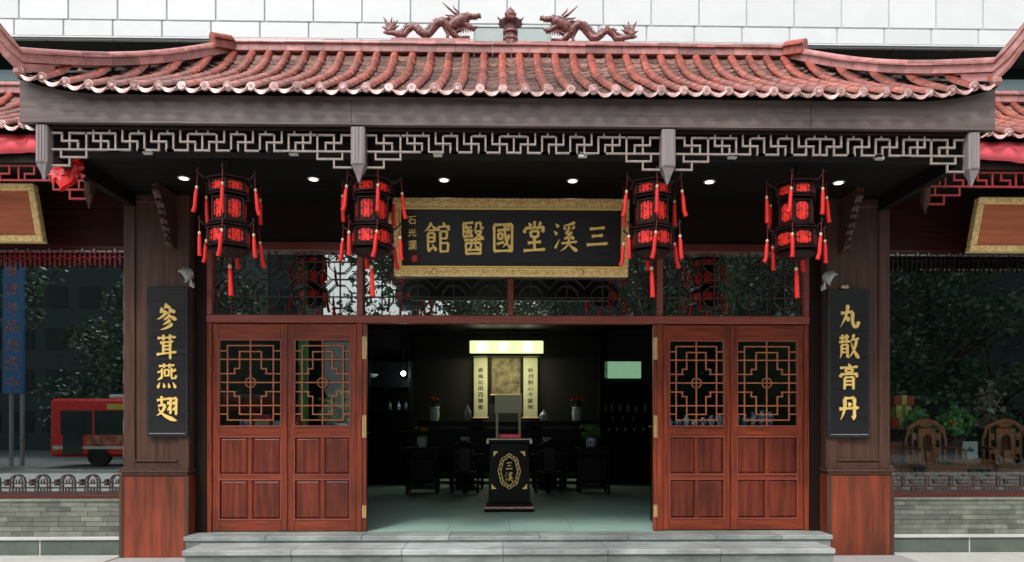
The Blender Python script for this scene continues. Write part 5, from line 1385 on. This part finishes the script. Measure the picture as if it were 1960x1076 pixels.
# ================================================================== things behind the right wing window
def on_floor(t, dz): t.location.z += dz
b = MB(); b.cbox(4.9, 11, .22, 1.9, .001, .33, .01)
for k in range(8): b.box(4.92+k*.76, 5.66+k*.76, .205, .219, .03, .30)
t = b.build('display_platform', 'dark_wood'); tag(t, 'low dark wooden platform under the chairs behind the right window', 'platform')
LIFT = .331
c1 = chair(WX(1795, .75), .80, 0, 'rosewood', 'carved reddish brown armchair behind the right window, in the middle', 'rosewood armchairs', 1.0)
c2 = chair(WX(1958, .75), .95, R(-12), 'rosewood', 'carved reddish brown armchair behind the right window, cut by the photo edge', 'rosewood armchairs', 1.0)
c3 = chair(WX(1715, .75), 1.1, R(25), 'rosewood', 'carved dark armchair behind the right window, close to the pillar', 'rosewood armchairs', 1.0)
for c_ in (c1, c2, c3): c_.location.z = LIFT
t = table(1822, 1905, 881, .85, .45, 'low reddish brown table behind the right window with a framed picture', m='rosewood', name='tea_table', rails=False, z0=.331)
Y = .9
xa, zb = W(1843, 879, Y); xb, zt = W(1872, 845, Y)
t = thing('framed_picture', 'small pale blue and white framed picture standing on the low table', 'picture', ((xa+xb)/2, Y, zb))
b = MB(); b.cbox(xa, xb, Y, Y+.02, zb, zt, .004); b.build('frame', 'picture_white', t)
b = MB(); xm = (xa+xb)/2; zm = (zt+zb)/2; b.ball((xm, Y-.001, zm), .028, 10, 6, (2, .1, .9)); b.ball((xm-.01, Y-.001, zm+.03), .018, 8, 6, (1.2, .1, .9)); b.build('drawing', 'picture_blue', t)
def plant(u, vb, vt, Y, wr, label, flower=None, name='potted_plant', leafm='bright_leaf', n=260):
    X, zb = W(u, vb, Y); zt = WZ(vt, Y); zp = zb
    t = thing(name, label, 'plant', (X, Y, max(0, 0)))
    b = MB(); b.lathe([(.08, zb-.22), (.11, zb-.1), (.13, zb), (.11, zb-.01)], X, Y, 14); b.build('pot', 'carved_wood', t)
    b = MB(); b.cbox(X-.15, X+.15, Y-.15, Y+.15, zb-.26, zb-.221, .006)
    for sx in (-1, 1):
        for sy in (-1, 1): b.cbox(X+sx*.13-.015, X+sx*.13+.015, Y+sy*.13-.015, Y+sy*.13+.015, .332, zb-.261)
    b.build('stand', 'black_furniture', t)
    rg = random.Random(int(u)+3); h = zt-zb; b = MB()
    for i in range(9):
        a = rg.uniform(0, 6.28); r = wr*rg.uniform(.2, .9); b.tube([(X, Y, zb), (X+r*.4*math.cos(a), Y+r*.3*math.sin(a), zb+h*.5), (X+r*math.cos(a), Y+r*.6*math.sin(a), zb+h*rg.uniform(.6, 1))], [.008, .006, .002], 5)
    b.build('stem', leafm, t)
    b = MB()
    for _ in range(n):
        a = rg.uniform(0, 6.28); q = rg.random(); r = wr*q; b.leaf((X+r*math.cos(a), Y+r*.6*math.sin(a), zb+h*rg.uniform(.1, 1)*(1-.3*q)), .085, rg)
    b.build('foliage', leafm, t)
    if flower:
        for i in range(3):
            b = MB(); a = rg.uniform(0, 6.28); r = wr*.4*rg.random(); c = (X+r*math.cos(a)-.03, Y-.1, zb+h*.45+rg.uniform(-.05, .05))
            for _ in range(30): b.leaf((c[0]+rg.uniform(-.04, .04), c[1]+rg.uniform(-.03, .03), c[2]+rg.uniform(-.03, .03)), .05, rg)
            b.build('flower', flower, t)
    return t
plant(1828, 838, 775, 1.3, .30, 'leafy green plant with a yellow flower behind the right window', 'flower_yellow')
plant(1758, 838, 775, 1.5, .20, 'small plant with yellow flowers behind the right window, near the pillar', 'flower_yellow')
plant(1893, 830, 722, 1.4, .26, 'pale flowering arrangement behind the right window above the low table', 'picture_white', 'flower_arrangement', 'pale_leaf', 200)
plant(1925, 838, 790, 1.6, .30, 'dark green bushy plant behind the right window near the photo edge', None, 'potted_plant', 'leaf', 300)
def gift(u0, u1, v0, v1, Y, m, label, m2='gift_yellow'):
    xa, zt = W(u0, v0, Y); xb, zb = W(u1, v1, Y)
    t = thing('gift_box', label, 'box', ((xa+xb)/2, Y, zb), 'boxes stacked behind the right window')
    b = MB(); b.cbox(xa, xb, Y, Y+.18, zb, zt, .006); b.build('carton', m, t)
    b = MB(); w_ = (xb-xa)*.12; xm = (xa+xb)/2; b.cbox(xm-w_, xm+w_, Y-.005, Y+.183, zb+.002, zt+.004, .003); b.build('ribbon', m2, t)
gift(1712, 1750, 757, 776, 1.7, 'gift_red', 'red gift box, topmost of the stack behind the right window')
gift(1716, 1745, 776.5, 800, 1.7, 'gift_yellow', 'yellow gift box in the middle of the stack behind the right window', 'bright_leaf')
gift(1706, 1748, 800.5, 822, 1.7, 'gift_red', 'red gift box, lowest of the stack behind the right window')
xa, xb = WX(1698, 1.6), WX(1760, 1.6)
t = thing('box_cabinet', 'dark cabinet carrying the stack of gift boxes behind the right window', 'cabinet', ((xa+xb)/2, 1.7, 0))
b = MB(); b.cbox(xa, xb, 1.6, 1.89, .331, WZ(822.6, 1.7)-.002, .01); b.build('carcass', 'black_furniture', t)
b = MB(); b.cbox(xa+.02, (xa+xb)/2-.01, 1.585, 1.6, .4, 1.1, .004); b.cbox((xa+xb)/2+.01, xb-.02, 1.585, 1.6, .4, 1.1, .004); b.build('door', 'rosewood', t)
# blue and white porcelain garden pot on the inner sill near the pillar
X, zb = W(1706, 938, .25); t = thing('porcelain_pot', 'small white and blue pot inside the right window at the foot of the pillar', 'pot', (X, .25, zb))
b = MB(); b.lathe([(.05, .02), (.08, zb+.05), (.09, zb+.12), (.05, zb+.2), (.06, zb+.23)], X, .28, 12); b.build('body', 'blue_white', t)
b = MB(); b.ball((X, .28, zb+.28), .05, 8, 6); b.build('stopper', 'porcelain', t)
# jars and plants behind the door panes
cab = MB(); cab.cbox(1.98, 3.72, .5, .95, 0, WZ(818, .5), .01)
t = thing('display_counter', 'dark counter of porcelain jars behind the right pair of doors', 'counter', (2.85, .7, 0)); cab.build('carcass', 'black_furniture', t)
b = MB(); b.cbox(1.96, 3.74, .48, .97, WZ(818, .5)+.001, WZ(818, .5)+.02, .004); b.build('top', 'rosewood', t)
zc = WZ(818, .5)+.021; rg = random.Random(9); k = 0
for x in [2.06+.115*i for i in range(14)]:
    o = MB(); h = rg.uniform(.15, .24) if x > 2.75 else rg.uniform(.08, .15); o.lathe([(.03, zc), (.048, zc+h*.35), (.045, zc+h*.7), (.02, zc+h*.85), (.03, zc+h)], x, .62, 10)
    o = o.build('porcelain_jar', 'blue_white'); tag(o, 'small blue and white jar in the row behind the right door panes', 'jar', 'porcelain jars behind the right doors')
cab = MB(); cab.cbox(-3.72, -1.98, .5, .95, 0, WZ(830, .5), .01)
t = thing('display_counter', 'dark counter with boxes and a plant behind the left pair of doors', 'counter', (-2.85, .7, 0)); cab.build('carcass', 'black_furniture', t)
b = MB(); b.cbox(-3.74, -1.96, .48, .97, WZ(830, .5)+.001, WZ(830, .5)+.02, .004); b.build('top', 'rosewood', t)
zc = WZ(830, .5)+.021
for i, (x0_, x1_, h, m, l) in enumerate(((-3.62, -3.45, .16, 'blue_white', 'blue and white box'), (-3.42, -3.2, .24, 'gift_red', 'red box'), (-3.17, -3.0, .15, 'picture_white', 'white box'), (-2.98, -2.82, .2, 'gift_red', 'small red box'))):
    b = MB(); b.cbox(x0_, x1_, .55, .7, zc, zc+h, .006); t = thing('packet', '%s on the counter behind the left doors, number %s from the outside' % (l, ('one', 'two', 'three', 'four')[i]), 'box', ((x0_+x1_)/2, .6, zc)); b.build('carton', m, t)
    b = MB(); b.box(x0_+.02, x1_-.02, .546, .5495, zc+h*.3, zc+h*.6); b.build('paper_label', 'scroll_paper', t)
X = -2.3; t = thing('counter_plant', 'leafy plant with yellowish leaves on the counter behind the left doors', 'plant', (X, .75, zc))
b = MB(); b.lathe([(.07, zc), (.10, zc+.08), (.11, zc+.12), (.09, zc+.11)], X, .75, 12); b.build('pot', 'porcelain', t)
rg = random.Random(2); b = MB()
for _ in range(320):
    a = rg.uniform(0, 6.28); q = rg.random(); b.leaf((X+.34*q*math.cos(a), .75+.16*q*math.sin(a), zc+.1+rg.uniform(0, .55)*(1-.4*q)), .075, rg)
b.build('foliage', 'bright_leaf', t)
b = MB()
for _ in range(60): b.leaf((X+rg.uniform(-.25, .25), .66, zc+rg.uniform(.15, .5)), .05, rg)
b.build('flower', 'flower_yellow', t)
for x in (-2.98, 3.25):                                      # green structural columns inside
    o = MB().cbox(x-.06, x+.06, 1.3, 1.42, 0, 3.7).build('green_post', 'porcelain' if 0 else 'bright_leaf'); tag(o, 'slim green painted post inside behind the %s doors' % ('left' if x < 0 else 'right'), 'post')

# ================================================================== across the street (seen mirrored in the glass)
def tree(x, y, h, r, seed, label, n=5200, gap=None):
    rg = random.Random(seed); t = thing('street_tree', label, 'tree', (x, y, GZ-.1), 'street trees across the road')
    b = MB(); z0 = GZ-.16; hb = h*.32
    b.tube([(x, y, z0), (x+.05, y, z0+1), (x-.1, y+.1, z0+hb), (x+.1, y, z0+h*.6), (x, y, z0+h*.8)], [.32, .24, .2, .14, .05], 10)
    tips = []
    for i in range(9):
        a = i*2.4+rg.uniform(-.3, .3); zz_ = z0+h*(rg.uniform(.28, .6) if not gap else rg.uniform(.02, .4)); q = (x+r*.75*math.cos(a), y+r*.75*math.sin(a), zz_+h*.22)
        b.tube([(x, y, zz_), (x+r*.3*math.cos(a), y+r*.3*math.sin(a), zz_+h*.1), q], [.11, .08, .03], 6); tips.append(q)
    b.build('trunk', 'bark', t)
    b = MB(); clumps = [(tp[0], tp[1], tp[2]) for tp in tips]+[(x+rg.uniform(-.6, .6)*r, y+rg.uniform(-.6, .6)*r, z0+h*(rg.uniform(.5, 1) if not gap else rg.uniform(.15, .95))) for _ in range(16)]
    for c in clumps: leaves(b, c, r*rg.uniform(.28, .42), n//len(clumps), .30, (1, 1, .75), rg)
    b.build('crown', 'tree_leaf', t)
    return t
trees = [(-27.5, -27, 13, 4.6), (-19.5, -36, 14, 4.4), (-4.6, -28, 14, 4.2), (.5, -31, 13, 4.6), (7.5, -27, 14, 4.8), (14.5, -29, 15, 5), (22, -27, 14, 5)]
tl = ('far left end of the row', 'left part of the row', 'left of the middle', 'middle of the row', 'right of the middle', 'right part of the row', 'far right end of the row')
low = [(-11.6, -27.5, 6.6, 2.6), (-19, -39, 9, 4.6), (-25, -38, 9, 4.4), (6, -22, 6, 3.2), (11.5, -24, 7.5, 3.8), (17, -22.5, 6.5, 3.6), (23, -24, 7, 3.8), (-2, -34, 8, 4)]
for i, (x, y, h, r) in enumerate(low): tree(x, y, h, r, 50+i, 'low dense dark tree across the road, number %s from the bus end' % ('one', 'two', 'three', 'four', 'five', 'six', 'seven', 'eight')[i], 3600, 1)
for i, (x, y, h, r) in enumerate(trees): tree(x, y, h, r, 20+i, 'broad green street tree at the %s across the road' % tl[i])
def block(x0, x1, y0, y1, h, m, label, fl=3.3, bay=2.6):
    t = thing('street_building', label, 'building', ((x0+x1)/2, y1, GZ-.16))
    b = MB(); b.box(x0, x1, y0, y1, GZ-.16, h); b.build('wall', m, t)
    z = 1.0
    while z < h-2:
        b = MB(); x = x0+.6
        while x < x1-bay*.7: b.box(x, x+bay*.62, y1+.01, y1+.06, z, z+fl*.5); x += bay
        b.build('window_band', 'far_window', t); z += fl
block(-60, -23, -62, -48, 20, 'far_wall', 'long grey blue building across the road behind the trees', )
block(-18.8, -15.6, -54, -49, 17, 'far_wall', 'narrow dark building across the road between the trees')
block(4, 60, -62, -48, 16, 'far_wall', 'long grey building across the road behind the right trees')
t = thing('tall_blue_sign', 'tall narrow blue sign with orange characters across the road', 'sign', (-22.5, -24, GZ-.16))
b = MB(); b.cbox(-22.95, -22.05, -24.2, -24, 2.9, 11, .02); b.build('panel', 'sign_blue', t)
for i in range(9):
    vs_, fs_ = glyph('中西药品参茸膏丹'[i % 8]); g_ = MB(); g_.add([(-22.5-a*.6, -23.985, 3.4+i*.86+c*.6) for a, c in vs_], [tuple(q) for q in fs_]); g_.build('character', 'bus_advert', t)
b = MB(); b.cbox(-22.8, -22.7, -24.4, -24.22, GZ-.16, 9); b.cbox(-22.3, -22.2, -24.4, -24.22, GZ-.16, 9); b.build('post', 'metal_grey', t)
# bus
t = thing('red_bus', 'red city bus standing on the road opposite the shop', 'bus', (-19, -29, GZ-.16))
bx0, bx1, by0, by1, bz = -26.4+6, -9.5, -24.9, -22.4, GZ-.16
bx0 = -25.6; bx1 = -13.5; by0, by1 = -33.4, -30.9
bx0 = WX(92, 23.6); bx1 = bx0+11; by1 = -23.6; by0 = -26.1
b = MB(); b.cbox(bx0, bx1, by0, by1, bz+.45, bz+3.1, .12); b.build('body', 'bus_red', t)
b = MB(); b.box(bx0+.5, bx1-.3, by1+.002, by1+.02, bz+1.45, bz+2.55); b.box(bx0-.02, bx0-.002, by0+.2, by1-.2, bz+1.3, bz+2.7); b.build('window', 'bus_glass', t)
for q in range(1, 7): b = MB(); b.box(bx0+.5+q*1.45, bx0+.58+q*1.45, by1+.0205, by1+.03, bz+1.45, bz+2.55); b.build('window_pillar', 'bus_red', t)
b = MB(); b.box(bx0+1.7, bx0+5.4, by1+.021, by1+.028, bz+1.0, bz+1.42); b.build('advert', 'bus_advert', t)
b = MB(); b.box(bx0+.2, bx1-.2, by1+.021, by1+.029, bz+.80, bz+.93); b.build('stripe', 'bus_white', t)
b = MB(); b.box(bx0+.62, bx0+1.5, by1+.031, by1+.04, bz+.55, bz+2.5); b.build('door', 'bus_glass', t)
b = MB(); b.box(bx0+.15, bx0+.4, by1+.001, by1+.02, bz+.75, bz+.95); b.build('headlight', 'bus_yellow', t)
b = MB(); b.tube([(bx0+.1, by1, bz+2.6), (bx0-.25, by1+.15, bz+2.55), (bx0-.25, by1+.15, bz+2.0)], .04, 6); b.build('mirror', 'rubber', t)
b = MB(); b.box(bx0+2.6, bx0+4.2, by1+.022, by1+.032, bz+2.6, bz+2.85); b.build('route_sign', 'bus_yellow', t)
b = MB(); b.cbox(bx0+2.5, bx1-1, by0+.3, by1-.3, bz+3.101, bz+3.3, .05); b.build('roof_unit', 'bus_white', t)
for x in (bx0+2.2, bx1-3):
    b = MB(); b.lathe([(.5, 0), (.5, .3)], 0, 0, 18); b.v = [(x+a, by1-.3+c+.02, bz+.5+d) for a, d, c in b.v]; b.build('wheel', 'rubber', t)

# pale screen on the roof behind the finial
xa, zt = W(906, 50, .9); xb, zb = W(1052, 50, .9)
t = thing('roof_screen', 'pale grey green glazed screen standing on the roof behind the pagoda finial', 'screen', ((xa+xb)/2, .9, 5.9))
b = MB(); b.cbox(xa+.02, xb-.02, .9, .93, 4.41, zt-.02, .004); b.build('pane', 'screen_grey', t)
b = MB(); b.cbox(xa, xa+.019, .89, .94, 4.41, zt, .003); b.cbox(xb-.019, xb, .89, .94, 4.41, zt, .003); b.cbox(xa+.0195, xb-.0195, .89, .94, zt-.019, zt, .003); b.build('frame', 'panel_joint', t)
